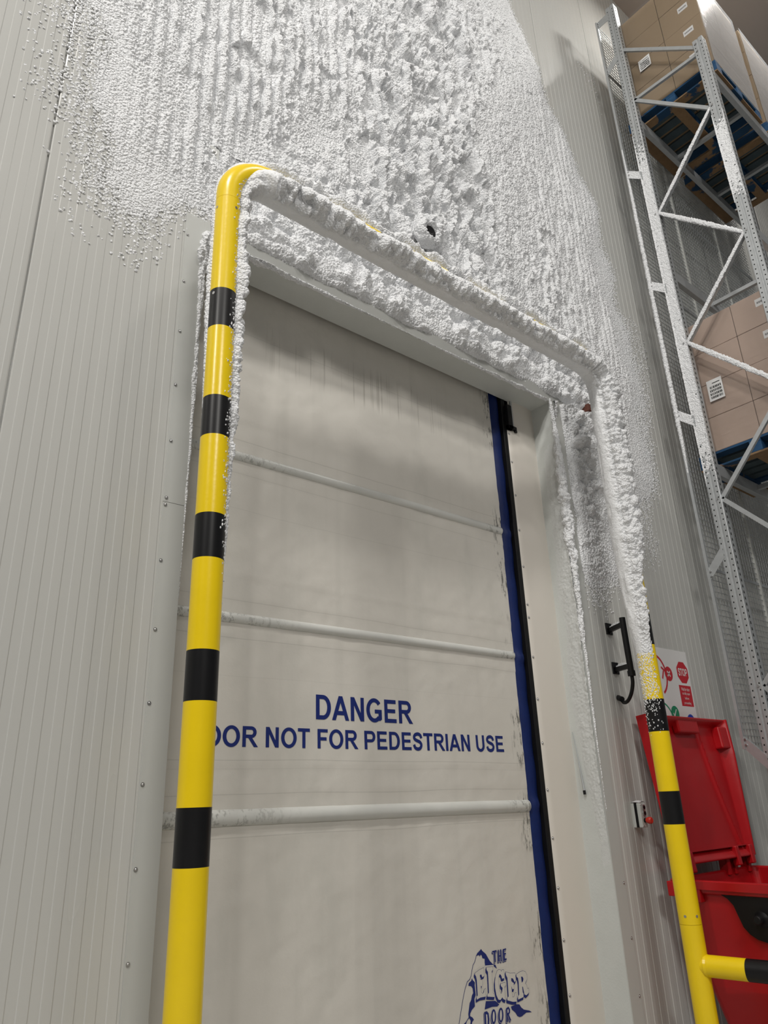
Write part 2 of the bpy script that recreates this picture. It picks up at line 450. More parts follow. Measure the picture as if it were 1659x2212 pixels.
# lining of the opening: two jambs and the soffit
m = MB()
m.box((XR, 0.0, 0), (XR+0.01, 0.19, ZT+0.01)).box((XL-0.01, 0.0, 0), (XL, 0.19, ZT+0.01)).box((XL, 0.0, ZT), (XR, 0.19, ZT+0.01))
m.box((XL-0.3, 0.19, ZT), (XR+0.3, 0.20, ZT+0.6)).box((XR, 0.19, 0), (XR+0.3, 0.2, ZT)).box((XL-0.3, 0.19, 0), (XL, 0.2, ZT))
o = structure(m.build('trim_5', M_['reveal'])); o['label'] = 'grey lining of the door opening'

# ------------------------------------------------------------------ the rapid roll door
DY = 0.25
door = thing('door_1', (2.8, DY, 0), 'white fabric roll door with navy lettering in the frosted wall opening', 'door', kind='structure')
# curtain: slightly rippled fabric with weld seams
xs = np.arange(1.20, 3.885, 0.02); zs = np.arange(0.02, 4.9, 0.016)
U, V = np.meshgrid(xs, zs, indexing='ij')
def cloth(U, V):
    q = np.exp(-(((U-2.6)/1.3)**4 + ((V-2.0)/0.17)**4)) + np.exp(-(((U-3.45)/0.33)**4 + ((V-0.6)/0.33)**4)); q = 1-0.85*np.clip(q, 0, 1)
    yy = DY - 0.008 + q*(-0.0022*(fbm(U*1.7, V*1.9, 3, 1)-0.5) - 0.0030*(fbm(U*4+3, V*5, 3, 2)-0.5) - 0.0042*(fbm(U*13, V*15, 2, 3)-0.5))
    for zb in (3.373, 2.478, 1.555):
        for zz in (zb+0.10, zb-0.095, zb+0.22):
            yy = yy - 0.0022/(1+np.exp(-np.clip((V-zz)/0.003, -50, 50)))*np.exp(-np.clip(V-zz, 0, 1)/0.10)
    return yy
def cloth_y(x, z): return float(cloth(np.array([x]), np.array([z]))[0])
yy = cloth(U, V)
curtain = grid_mesh('curtain', np.stack([U, yy, V], -1), np.ones_like(U, bool), M_['curtain'], door)
for zb, r in ((3.373, 0.030), (2.478, 0.029), (1.555, 0.038)):
    n = 40
    pts = [(1.2 + 2.672*i/n, DY+0.002, zb + 0.004*math.sin(3*i/n) - 0.010*i/n*(1 if zb < 2 else -1)) for i in range(n+1)]
    MB().tube(pts, r, 18).build('stiffener_bar', M_['batten'], door)
# blue edge strip, pinched at every bar
n = 200; vs = []; fs = []
for i in range(n+1):
    z = 4.7*i/n
    p = sum(math.exp(-((z-zb)/0.03)**2) for zb in (3.373, 2.478, 1.555))
    for k in range(9):
        t = k/8
        x = 3.878 + 0.002*p + (0.115)*t + 0.0015*math.sin(z*5)*(1-t)
        y = DY - 0.008 - (0.022+0.016*p)*math.sin(math.pi*min(1, t*1.1)) - 0.004*math.sin(z*21+t*3)*t
        vs.append((x, y, z))
for i in range(n):
    for k in range(8): fs.append((i*9+k, i*9+k+1, (i+1)*9+k+1, (i+1)*9+k))
MB().add(vs, fs, 0, True).build('edge_strip', M_['blue'], door, recalc=False)
MB().box((3.972, 0.198, 0), (4.013, 0.27, 4.7)).build('brush_seal', M_['black'], door, bevel=0.006)
# cream guide cover with its bolts
pr = [(4.011, 0.203), (4.014, 0.197), (4.06, 0.191), (4.10, 0.184), (4.14, 0.179), (4.18, 0.176), (4.22, 0.176), (4.26, 0.179), (4.30, 0.185), (4.336, 0.1905)]
guide = MB()
guide.add([(x, y, 0) for x, y in pr] + [(x, y, 4.23) for x, y in pr], [(i, i+1, len(pr)+i+1, len(pr)+i) for i in range(len(pr)-1)], 0, True)
pr2 = [(4.055, 0.203)] + pr[2:]
guide.add([(x, y, 4.23) for x, y in pr2] + [(x, y, 4.7) for x, y in pr2], [(i, i+1, len(pr2)+i+1, len(pr2)+i) for i in range(len(pr2)-1)], 0, True)
guide = guide.build('guide_cover', M_['guide'], door, recalc=False)
b0 = None
for z in (4.2, 3.96, 3.685, 3.41, 3.132, 2.854, 2.761, 2.485, 2.204, 1.922, 1.635, 1.352, 1.072, 0.792, 0.51):
    if b0 is None:
        b0 = MB().cyl((4.026, 0.202, z), (4.026, 0.195, z), 0.010, 14).dome((4.026, 0.195, z), (0, -1, 0), 0.0075, 0.006).build('bolt', M_['steel'], guide); z0 = z
    else: copy_obj(b0, guide, (0, 0, z-z0))
m = MB().box((4.0, 0.165, 4.235), (4.09, 0.21, 4.262)).box((4.0, 0.165, 4.235), (4.05, 0.2, 4.44))
m.tube([(4.085, 0.19, 4.235), (4.092, 0.175, 4.225), (4.075, 0.168, 4.232)], 0.01, 8)
m.build('guide_shoe', M_['black'], door, bevel=0.004)
MB().box((4.06, 0.18, 4.255), (4.078, 0.2, 4.5)).build('spring_bar', M_['galv'], door)
# loose pull cord end hanging at the guide edge
m = MB(); m.tube([(4.325, 0.17, 2.0), (4.322, 0.15, 1.85), (4.318, 0.135, 1.72), (4.316, 0.125, 1.62)], [0.002, 0.003, 0.006, 0.008], 8)
m.build('cord', M_['galv'], door)
MB().cyl((4.316, 0.126, 1.625), (4.3155, 0.124, 1.60), 0.009, 10).build('cord_end', M_['black'], door)

# lettering: bold sans glyphs built from bars and arcs, laid on the curtain
def _strip(o, i): return [[o[k], o[k+1], i[k+1], i[k]] for k in range(len(o)-1)]
def _bx(x0, y0, x1, y1): return [[(x0, y0), (x1, y0), (x1, y1), (x0, y1)]]
def _arc(cx, cy, ro, so, ri, si, a0, a1, n=22):
    A = [math.radians(a0+(a1-a0)*k/n) for k in range(n+1)]
    return _strip([(cx+ro*math.cos(a), cy+so*math.sin(a)) for a in A], [(cx+ri*math.cos(a), cy+si*math.sin(a)) for a in A])
def _stroke(P, w):
    P = [Vector(p) for p in P]; Q = []
    for i in range(len(P)-1):
        a, b, c, d = P[max(i-1, 0)], P[i], P[i+1], P[min(i+2, len(P)-1)]
        for k in range(4):
            u = k/4; Q.append(0.5*((2*b)+(c-a)*u+(2*a-5*b+4*c-d)*u*u+(3*b-a-3*c+d)*u**3))
    Q.append(P[-1]); o = []; n_ = []
    for i, q in enumerate(Q):
        t = (Q[min(i+1, len(Q)-1)]-Q[max(i-1, 0)]).normalized(); m_ = Vector((-t.y, t.x))*w/2
        o.append(tuple(q+m_)); n_.append(tuple(q-m_))
    return _strip(o, n_)
def glyph(c):
    st = _bx(0.10, 0, 0.305, 1)
    bowl = lambda cy, h: _bx(0.3, cy+h-0.165, 0.62, cy+h) + _bx(0.3, cy-h, 0.62, cy-h+0.165) + _arc(0.62, cy, 0.315, h, 0.11, h-0.165, -90, 90, 14)
    if c == 'D': return st + _bx(0.3, 0.83, 0.5, 1) + _bx(0.3, 0, 0.5, 0.17) + _arc(0.5, 0.5, 0.45, 0.5, 0.235, 0.33, -90, 90), 1.008
    if c == 'O': return _arc(0.543, 0.5, 0.50, 0.517, 0.285, 0.345, 0, 360, 40), 1.086
    if c == 'G': return _arc(0.543, 0.5, 0.50, 0.517, 0.285, 0.345, 38, 318, 36) + _bx(0.57, 0.37, 1.01, 0.535) + _bx(0.80, 0.11, 1.01, 0.40) + [[(0.70, 0.06), (0.92, 0.06), (1.01, 0.15), (0.80, 0.22)]], 1.086
    if c == 'A': return [[(0, 0), (0.215, 0), (0.61, 1), (0.39, 1)], [(0.785, 0), (1.0, 0), (0.61, 1), (0.39, 1)]] + _bx(0.25, 0.215, 0.75, 0.385), 1.0
    if c == 'N': return st + _bx(0.70, 0, 0.905, 1) + [[(0.10, 1), (0.32, 1), (0.905, 0), (0.685, 0)]], 1.008
    if c == 'E': return st + _bx(0.3, 0.83, 0.85, 1) + _bx(0.3, 0.425, 0.80, 0.59) + _bx(0.3, 0, 0.87, 0.17), 0.931
    if c == 'F': return st + _bx(0.3, 0.83, 0.80, 1) + _bx(0.3, 0.41, 0.72, 0.58), 0.853
    if c == 'T': return _bx(0.03, 0.83, 0.825, 1) + _bx(0.325, 0, 0.53, 0.84), 0.853
    if c == 'I': return st, 0.405
    if c == 'P': return st + bowl(0.69, 0.31), 0.97
    if c == 'R': return st + bowl(0.715, 0.285) + [[(0.44, 0.44), (0.66, 0.46), (1.03, 0), (0.785, 0)]], 1.008
    if c == 'U': return _bx(0.10, 0.35, 0.305, 1) + _bx(0.70, 0.35, 0.905, 1) + _arc(0.5025, 0.36, 0.4025, 0.377, 0.1975, 0.20, 180, 360), 1.008
    if c == 'S': return _stroke([(0.78, 0.69), (0.73, 0.83), (0.60, 0.915), (0.44, 0.925), (0.27, 0.87), (0.185, 0.74), (0.26, 0.615), (0.46, 0.535), (0.66, 0.465), (0.765, 0.32), (0.70, 0.16), (0.56, 0.083), (0.40, 0.078), (0.235, 0.15), (0.155, 0.32)], 0.195), 0.931
    return [], 0.388
def text_mesh(s, bold=0.0):
    c = bpy.data.curves.new('lettering', 'FONT'); c.body = s; c.size = 1.0; c.offset = bold; c.resolution_u = 6
    c.fill_mode = 'FRONT'
    o = bpy.data.objects.new('lettering', c); COL.objects.link(o)
    dg = bpy.context.evaluated_depsgraph_get(); dg.update()
    me = bpy.data.meshes.new_from_object(o.evaluated_get(dg))
    v = [tuple(p.co) for p in me.vertices]; f = [tuple(p.vertices) for p in me.polygons]
    bpy.data.objects.remove(o); bpy.data.curves.remove(c); bpy.data.meshes.remove(me)
    return v, f
def lettering(mb, s, x0, x1, z0, z1, place, bold=None, mi=0):
    if bold is None:
        v = []; f = []; x = 0
        for c in s:
            ps, adv = glyph(c)
            for p in ps:
                f.append(tuple(range(len(v), len(v)+len(p)))); v += [(a+x, b) for a, b in p]
            x += adv
        b0_, b1 = 0.0, 1.0
    else:
        v, f = text_mesh(s, bold); b0_, b1 = min(p[1] for p in v), max(p[1] for p in v)
    a0, a1 = min(p[0] for p in v), max(p[0] for p in v)
    mb.add([place(x0 + (p[0]-a0)/(a1-a0)*(x1-x0), z0 + (p[1]-b0_)/(b1-b0_)*(z1-z0)) for p in v], f, mi)
onc = lambda x, z: (x, cloth_y(x, z)-0.0016, z)
m = MB(); lettering(m, 'DANGER', 2.255, 2.932, 2.010, 2.136, onc)
m.build('lettering', M_['print'], door, recalc=False)
m = MB(); lettering(m, 'DOOR NOT FOR PEDESTRIAN USE', 1.535, 3.692, 1.866, 1.962, onc)
m.build('lettering', M_['print'], door, recalc=False)
# mountain logo traced in door coordinates
LG = {'E1':[(3.2953,0.7236),(3.3311,0.7337),(3.3655,0.7388),(3.3661,0.7008),(3.3504,0.6961),(3.345,0.7105),(3.3322,0.71),(3.3318,0.689),(3.3451,0.6847),(3.3495,0.6887),(3.3501,0.6675),(3.3415,0.6548),(3.3342,0.6595),(3.3339,0.6305),(3.3434,0.6209),(3.3537,0.625),(3.3594,0.6393),(3.3698,0.64),(3.3663,0.6045),(3.324,0.6067),(3.2962,0.6015),(3.2968,0.6134),(3.3053,0.62),(3.3064,0.6905),(3.3015,0.7094),(3.2955,0.7154)],'I':[(3.3882,0.7379),(3.4387,0.7334),(3.4384,0.7183),(3.4281,0.7139),(3.4257,0.6726),(3.4247,0.6115),(3.4331,0.6043),(3.4342,0.5913),(3.3787,0.6021),(3.3799,0.6116),(3.3934,0.6176),(3.3968,0.6769),(3.3974,0.7147),(3.3879,0.7256)],'G':[(3.4863,0.7134),(3.5001,0.7083),(3.5052,0.7003),(3.5105,0.708),(3.526,0.7058),(3.5263,0.6961),(3.5235,0.6663),(3.5068,0.6664),(3.5025,0.6803),(3.4953,0.6885),(3.4872,0.6897),(3.4778,0.6743),(3.4741,0.6534),(3.4775,0.6173),(3.4878,0.5968),(3.4984,0.6046),(3.505,0.6225),(3.4921,0.634),(3.4917,0.646),(3.5288,0.6447),(3.5313,0.6328),(3.5218,0.6247),(3.5195,0.5634),(3.504,0.5706),(3.4971,0.58),(3.4793,0.5699),(3.4636,0.5748),(3.4505,0.598),(3.4447,0.6319),(3.4467,0.6623),(3.456,0.6871),(3.4712,0.7088)],'E2':[(3.5399,0.6941),(3.5741,0.6823),(3.6167,0.6769),(3.6193,0.6424),(3.6074,0.6344),(3.5955,0.6544),(3.5799,0.658),(3.5801,0.6422),(3.5906,0.6358),(3.5986,0.6321),(3.5965,0.6035),(3.5839,0.6043),(3.5779,0.6208),(3.5772,0.5874),(3.5784,0.5669),(3.5909,0.5661),(3.602,0.5834),(3.6127,0.5842),(3.6093,0.5416),(3.5794,0.5453),(3.5355,0.5596),(3.535,0.5703),(3.5482,0.5753),(3.5497,0.63),(3.5503,0.6636),(3.54,0.6796)],'R':[(3.6255,0.6695),(3.659,0.6769),(3.6854,0.678),(3.706,0.6701),(3.7158,0.6538),(3.7135,0.6344),(3.6951,0.615),(3.7046,0.6062),(3.7103,0.587),(3.7214,0.5877),(3.7203,0.5672),(3.6969,0.5575),(3.6805,0.5638),(3.6734,0.6013),(3.6674,0.6046),(3.6672,0.5756),(3.6728,0.5698),(3.671,0.5532),(3.6244,0.5487),(3.6244,0.5631),(3.6363,0.5708),(3.6408,0.6282),(3.6377,0.6506),(3.6258,0.6572)],'Rh':[(3.664,0.6528),(3.6768,0.6509),(3.6836,0.6388),(3.6775,0.6275),(3.6659,0.6231)],'cap':[(3.3582,0.829),(3.367,0.8182),(3.3782,0.8107),(3.3931,0.8003),(3.4017,0.7883),(3.419,0.7643),(3.4411,0.7456),(3.4628,0.7389),(3.4714,0.7196),(3.4421,0.737),(3.3803,0.7457),(3.3781,0.7603),(3.3804,0.7792),(3.3629,0.7839),(3.3586,0.7989),(3.351,0.8023),(3.3422,0.7951),(3.3371,0.803),(3.3151,0.8011),(3.3244,0.813),(3.337,0.8185)],'mid':[(3.2721,0.7037),(3.2757,0.6951),(3.2917,0.6811),(3.2885,0.67),(3.291,0.6235),(3.2794,0.607),(3.2796,0.574),(3.2553,0.5622),(3.2404,0.5479),(3.2392,0.5369),(3.2553,0.5285),(3.2654,0.5166),(3.2512,0.508),(3.246,0.4955),(3.2349,0.4975),(3.2407,0.5165),(3.2308,0.5294),(3.2128,0.5192),(3.2017,0.5034),(3.1837,0.5088),(3.2031,0.5164),(3.2274,0.5333),(3.226,0.5481),(3.2332,0.5693),(3.2417,0.595),(3.2544,0.6065),(3.2623,0.6258),(3.273,0.6355),(3.2715,0.6564),(3.2612,0.6684),(3.2407,0.6738),(3.2458,0.6857),(3.2638,0.6922)],'low':[(3.3653,0.5834),(3.4074,0.577),(3.4391,0.573),(3.4575,0.5595),(3.4685,0.5506),(3.4514,0.5442),(3.4119,0.5496),(3.3522,0.547)],'right':[(3.5607,0.5259),(3.6045,0.5293),(3.6314,0.5249),(3.6457,0.507),(3.6652,0.4942),(3.7107,0.4817),(3.73,0.4712),(3.6839,0.4767),(3.6615,0.471),(3.6436,0.4658),(3.6245,0.4656),(3.6066,0.4734),(3.5926,0.4923),(3.566,0.5109)],'T':[(3.443,0.8082),(3.479,0.8084),(3.4795,0.7998),(3.4687,0.7995),(3.4659,0.753),(3.4541,0.751),(3.4563,0.7992),(3.4439,0.7991)],'H':[(3.4884,0.8072),(3.498,0.8072),(3.4986,0.7801),(3.5079,0.7813),(3.508,0.8071),(3.5189,0.8069),(3.516,0.7485),(3.5054,0.7475),(3.506,0.773),(3.4983,0.7716),(3.4988,0.7509),(3.4828,0.7494)],'E3':[(3.5301,0.8055),(3.5587,0.8067),(3.5593,0.7992),(3.5417,0.7978),(3.5421,0.7854),(3.5548,0.785),(3.5546,0.7776),(3.543,0.7767),(3.5434,0.7582),(3.5573,0.758),(3.5548,0.7493),(3.5263,0.7471)],'D':[(3.345,0.5368),(3.3668,0.5381),(3.3792,0.5264),(3.3816,0.4986),(3.3763,0.4723),(3.3618,0.4658),(3.3425,0.4671)],'Dh':[(3.3582,0.5254),(3.3668,0.5217),(3.3681,0.5009),(3.3632,0.4769),(3.356,0.4759)],'R2':[(3.5182,0.5248),(3.5396,0.5295),(3.5501,0.516),(3.5478,0.4999),(3.5384,0.4922),(3.5529,0.464),(3.5402,0.4616),(3.528,0.4916),(3.5258,0.4618),(3.5123,0.4595)],'R2h':[(3.5287,0.5172),(3.5371,0.5181),(3.5368,0.5041),(3.528,0.5009)],'line':[(3.3175,0.8044),(3.3012,0.7757),(3.2851,0.7615),(3.2762,0.7416),(3.2656,0.7152),(3.2547,0.7005),(3.2347,0.6931),(3.212,0.6588),(3.1925,0.6166),(3.1722,0.564),(3.1526,0.5122)],'O1':[(3.4356,0.5006),(3.4333,0.4904),(3.4293,0.4815),(3.424,0.4749),(3.4179,0.4711),(3.4117,0.4705),(3.4059,0.4732),(3.4011,0.4789),(3.3978,0.4871),(3.3962,0.4969),(3.3966,0.5074),(3.3989,0.5176),(3.4028,0.5265),(3.4081,0.5333),(3.4141,0.5371),(3.4204,0.5378),(3.4263,0.5351),(3.4311,0.5294),(3.4345,0.5211),(3.436,0.5112)],'O1h':[(3.4239,0.5027),(3.4225,0.4955),(3.4206,0.4891),(3.4182,0.4842),(3.4156,0.4813),(3.413,0.4805),(3.4108,0.4821),(3.409,0.4858),(3.408,0.4913),(3.4077,0.498),(3.4082,0.5054),(3.4096,0.5126),(3.4115,0.519),(3.4139,0.5239),(3.4165,0.5269),(3.4191,0.5276),(3.4214,0.5261),(3.4231,0.5223),(3.4242,0.5168),(3.4244,0.51)],'O2':[(3.4939,0.4975),(3.4914,0.4872),(3.4872,0.4783),(3.4816,0.4716),(3.4752,0.4678),(3.4686,0.4673),(3.4625,0.47),(3.4574,0.4758),(3.4539,0.4841),(3.4523,0.494),(3.4526,0.5046),(3.455,0.5149),(3.4592,0.5239),(3.4648,0.5306),(3.4712,0.5345),(3.4778,0.5351),(3.484,0.5324),(3.4891,0.5265),(3.4927,0.5182),(3.4943,0.5082)],'O2h':[(3.4816,0.4996),(3.4801,0.4924),(3.4781,0.486),(3.4755,0.481),(3.4727,0.4781),(3.47,0.4774),(3.4676,0.479),(3.4657,0.4827),(3.4646,0.4883),(3.4643,0.4951),(3.4649,0.5025),(3.4663,0.5098),(3.4684,0.5162),(3.4709,0.5211),(3.4737,0.5241),(3.4764,0.5249),(3.4789,0.5233),(3.4807,0.5195),(3.4819,0.5139),(3.4821,0.507)]}
def tri_poly(mb, pts, y, mi):
    co = [Vector((p[0], p[1], 0)) for p in pts]
    fs = [tuple(f) for f in tessellate_polygon([co])]
    mb.add([(p[0], cloth_y(p[0], p[1])-0.0014+y, p[1]) for p in pts], fs, mi)
def grow(pts, d):
    n = len(pts); A = sum(pts[i][0]*pts[(i+1) % n][1]-pts[(i+1) % n][0]*pts[i][1] for i in range(n))
    s = 1 if A > 0 else -1; out = []
    for i in range(n):
        a, b, c = Vector(pts[i-1]), Vector(pts[i]), Vector(pts[(i+1) % n])
        e1 = (b-a).normalized(); e2 = (c-b).normalized()
        nn = Vector((e1.y+e2.y, -e1.x-e2.x))
        if nn.length < 1e-6: nn = Vector((e1.y, -e1.x))
        nn.normalize(); k = max(0.45, nn.dot(Vector((e1.y, -e1.x))))
        out.append(tuple(b + nn*s*d/k))
    return out
m = MB(); y1, y2, y3, y4 = 0.0, -0.0004, -0.0008, -0.0011
for k in ('cap', 'mid', 'low', 'right'): tri_poly(m, LG[k], y1, 0)
ln = LG['line']; w = 0.0016
for a, b in zip(ln[:-1], ln[1:]):
    d = (Vector(b)-Vector(a)).normalized(); p = Vector((-d.y, d.x))*w
    a2 = Vector(a)-d*w; b2 = Vector(b)+d*w
    m.poly([(q.x, cloth_y(q.x, q.y)-0.0014+y1, q.y) for q in (a2-p, b2-p, b2+p, a2+p)], 0)
for k in ('E1', 'I', 'G', 'E2', 'R'):
    tri_poly(m, grow(LG[k], 0.0125 if False else 0.0082), y1-0.0002, 1)
for k in ('E1', 'I', 'G', 'E2', 'R'):
    for j in range(9):
        tri_poly(m, [(x-0.0010*j, z-0.0014*j) for x, z in grow(LG[k], 0.0016)], y2-0.00002*j, 0)
    tri_poly(m, LG[k], y3, 1)
tri_poly(m, LG['Rh'], y4, 0)
for k in ('T', 'H', 'E3', 'D', 'O1', 'O2', 'R2'):
    for j in range(4, 7): tri_poly(m, [(x-0.0009*j, z-0.0011*j) for x, z in LG[k]], y2-0.00002*j, 0)
    tri_poly(m, grow(LG[k], 0.0016), y3, 1); tri_poly(m, LG[k], y4, 0)
for k in ('Dh', 'O1h', 'O2h', 'R2h'): tri_poly(m, LG[k], y4-0.0003, 1)
m.build('mountain_logo', [M_['print'], M_['printbg']], door, recalc=False)

# ------------------------------------------------------------------ yellow and black goal post guard
GY, RP = -0.40, 0.0625
PXL, PXR, RZ, BR = 1.283, 4.452, 4.662, 0.24
guard = thing('goal_post_guard', (2.87, GY, 0), 'yellow and black striped pipe goal post in front of the frosted door', 'guard rail')
def banded(pts, bands, axis):
    """insert ring pairs at band edges; returns points and material per segment"""
    cuts = sorted(set([e for b in bands for e in b]))
    P = []
    for a, b in zip(pts[:-1], pts[1:]):
        a = Vector(a); b = Vector(b); P.append(a)
        ts = sorted((c-a[axis])/(b[axis]-a[axis]) for c in cuts if abs(b[axis]-a[axis]) > 1e-6 and 0.001 < (c-a[axis])/(b[axis]-a[axis]) < 0.999)
        P += [a.lerp(b, t) for t in ts]
    P.append(Vector(pts[-1]))
    mi = []
    for a, b in zip(P[:-1], P[1:]):
        c = (a[axis]+b[axis])/2
        mi.append(1 if any(min(x, y) < c < max(x, y) for x, y in bands) else 0)
    return P, mi
PM = [M_['yellow'], M_['bandblack']]
bl = [(3.62, 3.826), (3.071, 3.261), (2.525, 2.715), (1.97, 2.16), (1.412, 1.604)]
P, mi = banded([(PXL, GY, 0), (PXL, GY, 4.3745)], bl, 2)
post = MB().tube(P, RP, 40, mi).build('post', PM, guard)
br_ = [(2.502, 2.71), (1.954, 2.153), (1.414, 1.601), (3.046, 3.25), (3.59, 3.79)]
P, mi = banded([(PXR, GY, 0.8815), (PXR, GY, 4.40)], br_, 2)
postr = MB().tube(P, RP, 40, mi).build('post', PM, guard)
foot = MB().tube([(PXR, GY, 0), (PXR, GY, 0.880)], RP, 40).build('post_socket', PM, guard)
MB().box((PXR-0.1, GY-0.1, 0), (PXR+0.1, GY+0.1, 0.012)).build('base_plate', M_['yellow'], guard)
MB().box((PXL-0.1, GY-0.1, 0), (PXL+0.1, GY+0.1, 0.012)).build('base_plate', M_['yellow'], guard)
# top rail with its two elbows
arc = lambda cx, sgn: [(cx - sgn*BR*math.cos(t), GY, RZ-BR+BR*math.sin(t)) for t in [math.pi/2*i/12 for i in range(13)]]
la = arc(PXL+BR, 1); ra = list(reversed(arc(PXR-BR, -1)))
seg = [(PXL, GY, 4.376)] + la
mid, mmi = banded([la[-1], ra[0]], [(3.33, 3.53), (2.78, 2.98), (2.23, 2.43), (1.67, 1.87), (3.88, 4.08)], 0)
pts = [Vector(p) for p in seg[:-1]] + mid + [Vector(p) for p in ra[1:]] + [Vector((PXR, GY, 4.404))]
mis = [0]*(len(seg)-1) + mmi + [0]*len(ra)
MB().tube(pts, RP, 40, mis[:len(pts)-1]).build('top_rail', PM, guard)
# grub screws below the joints
def grub(x, y, z, ang, par):
    d = Vector((math.sin(ang), -math.cos(ang), 0))
    c = Vector((x, y, z)) + d*RP
    MB().cyl(c-d*0.004, c+d*0.0012, 0.0075, 14).build('grub_screw', M_['steel'], par)
grub(PXL, GY, 4.315, math.radians(-82), post); grub(PXL, GY, 4.315, math.radians(12), post)
grub(PXL, GY, 3.80, math.radians(-70), post)
grub(PXR, GY, 0.925, math.radians(-82), postr); grub(PXR, GY, 0.925, math.radians(-20), postr)
# short side rail running out towards the aisle
a8 = math.radians(9); dv = Vector((math.sin(a8), -math.cos(a8), 0)); s0 = Vector((PXR, GY, 0.674))
P = [s0 + dv*t for t in (0.02, 0.275, 0.50, 0.80, 1.0, 1.3)]
MB().tube(P, 0.056, 36, [0, 1, 0, 1, 0]).build('side_rail', PM, guard)
e = P[-1]
MB().tube([(e.x, e.y, 0), (e.x, e.y, 0.8)], RP, 32).build('post', PM, guard)
MB().tube([s0 + dv*(RP*0.80), s0 + dv*(RP*1.02)], [0.0605, 0.057], 36).build('weld_bead', M_['yellow'], guard)

# frost sheet grown round the whole arch; s runs up the left post, over, down the right post
def arch_path():
    out = []; z = 2.25
    n = 480
    for i in range(n): out.append((PXL, 2.25 + (RZ-BR-2.25)*i/n, (-1, 0)))
    for i in range(90):
        t = math.pi/2*i/90
        out.append((PXL+BR-BR*math.cos(t), RZ-BR+BR*math.sin(t), (-math.cos(t), math.sin(t))))
    n = 720
    for i in range(n): out.append((PXL+BR+(PXR-PXL-2*BR)*i/n, RZ, (0, 1)))
    for i in range(90):
        t = math.pi/2*i/90
        out.append((PXR-BR+BR*math.sin(t), RZ-BR+BR*math.cos(t), (math.sin(t), math.cos(t))))
    n = 640
    for i in range(n+1): out.append((PXR, RZ-BR-(RZ-BR-1.75)*i/n, (1, 0)))
    return out
AP = arch_path()
cx = np.array([p[0] for p in AP]); cz = np.array([p[1] for p in AP]); ox = np.array([p[2][0] for p in AP]); oz = np.array([p[2][1] for p in AP])
ss = np.concatenate([[0], np.cumsum(np.hypot(np.diff(cx), np.diff(cz)))])
NA = 128
al = np.radians(np.linspace(-180, 180, NA, endpoint=False) + 90)   # 0 = facing the aisle, 90 = outer side of the arch
al = (al + np.pi) % (2*np.pi) - np.pi; al = np.sort(al)
S, A = np.meshgrid(ss, al, indexing='ij'); AD = np.degrees(A)
Zc = cz[:, None] + 0*A; Xc = cx[:, None] + 0*A
def sm(x, a, b):
    t = np.clip((x-a)/(b-a), 0, 1); return t*t*(3-2*t)
wob = (fbm(S*9, 3+0*S, 3, 1)-0.5)
wob2 = (fbm(S*22, 9+0*S, 3, 2)-0.5)
# left post: ragged ridge on the side facing the opening, thin fringe on its back-left
fz = sm(Zc, 2.35, 4.1)
el = sm(Xc, PXL+0.02, PXL+0.20)          # 0 on the left post, 1 on the rail
low = -46 - 22*wob - 12*wob2 - 22*(1-fz)
Lr = sm(-AD, -low-7, -low+7) * (0.008 + 0.036*fz) * sm(180+AD, 10, 40)
fr = sm(np.abs(AD-128-20*wob), 34, 18) * 0.014 * sm(Zc, 3.0, 3.9)
Tl = np.maximum(Lr, fr) * sm(Zc, 2.3, 2.7)
# rail: thick lumpy front, smooth pressed underside, bare line along the top
topcut = 5 + 32*wob + 18*wob2
front = sm(AD, topcut+5, topcut-5) * sm(AD, -100, -64) * (0.088*(1-sm(AD, -38, 6))+0.004)*(1+0.30*(1-sm(Xc, 1.7, 2.6)))
under = sm(AD, -5, -50) * 0.054 * sm(AD+180, -10, 40) + 0.018*sm(AD, -140, -165)
back = sm(AD, 48+22*wob, 62+22*wob) * 0.058*(0.7+0.6*wob2+0.3)
Tr = np.maximum(np.maximum(front, under), back)
# right post: smooth lee side, lumpy front, bare outer strip
rz_ = sm(Zc, 2.25, 3.3)
cut = 2 + 22*wob + 14*wob2 - 14*(1-rz_) + 48*sm(Zc, 2.95, 3.5) - 10*(1-sm(Zc, 2.85, 3.1))
rf = sm(AD, cut+9, cut-9) * sm(AD, -85, -50) * (0.012+0.044*rz_)
ru = sm(AD, -40, -75) * (0.008+0.036*rz_) * sm(AD+180, 0, 25)
rb = sm(AD, 118, 140) * 0.015*rz_
Trp = np.maximum(np.maximum(rf, ru), rb) * sm(Zc, 2.40, 2.62)
isr = sm(Xc, PXR-0.22, PXR-0.03)
T = np.where(Xc < 2.5, Tl*(1-el) + Tr*el, Tr*(1-isr) + Trp*isr)
# a clean elbow: no frost on the outer front of the left bend
clean = (1-sm(Xc, PXL+0.13, PXL+0.30)) * sm(AD, -48+50*sm(Xc, PXL+0.02, PXL+0.2), -30+50*sm(Xc, PXL+0.02, PXL+0.2)) * (AD < 100)
T = T*(1-clean)
lumpy = sm(AD, -94, -66)*sm(Xc, PXL+0.1, PXL+0.3) + (1-sm(Xc, PXL+0.02, PXL+0.2))
lumpy = np.clip(lumpy, 0.08, 1)
U = S; V = A*RP*1.5
b1 = bumps(U/0.11+wob*0.8, V/0.095+wob2, 1, 0.62, 1.0, 0.10); b2 = bumps(U/0.038, V/0.036, 2, 0.55, 0.95, 0.10); b3 = bumps(U/0.013, V/0.013, 3, 0.5, 0.9, 0.1)
H = T*(1 - lumpy*0.70) + lumpy*T*(0.70*b1 + 0.50*b2) + np.clip(T/0.012, 0, 1)*(0.0015+0.0065*lumpy)*b3
H = H - 0.010*(1-lumpy)*np.clip(T/0.03, 0, 1)*sm(fbm(S*7, V*14, 2, 4), 0.6, 0.8)
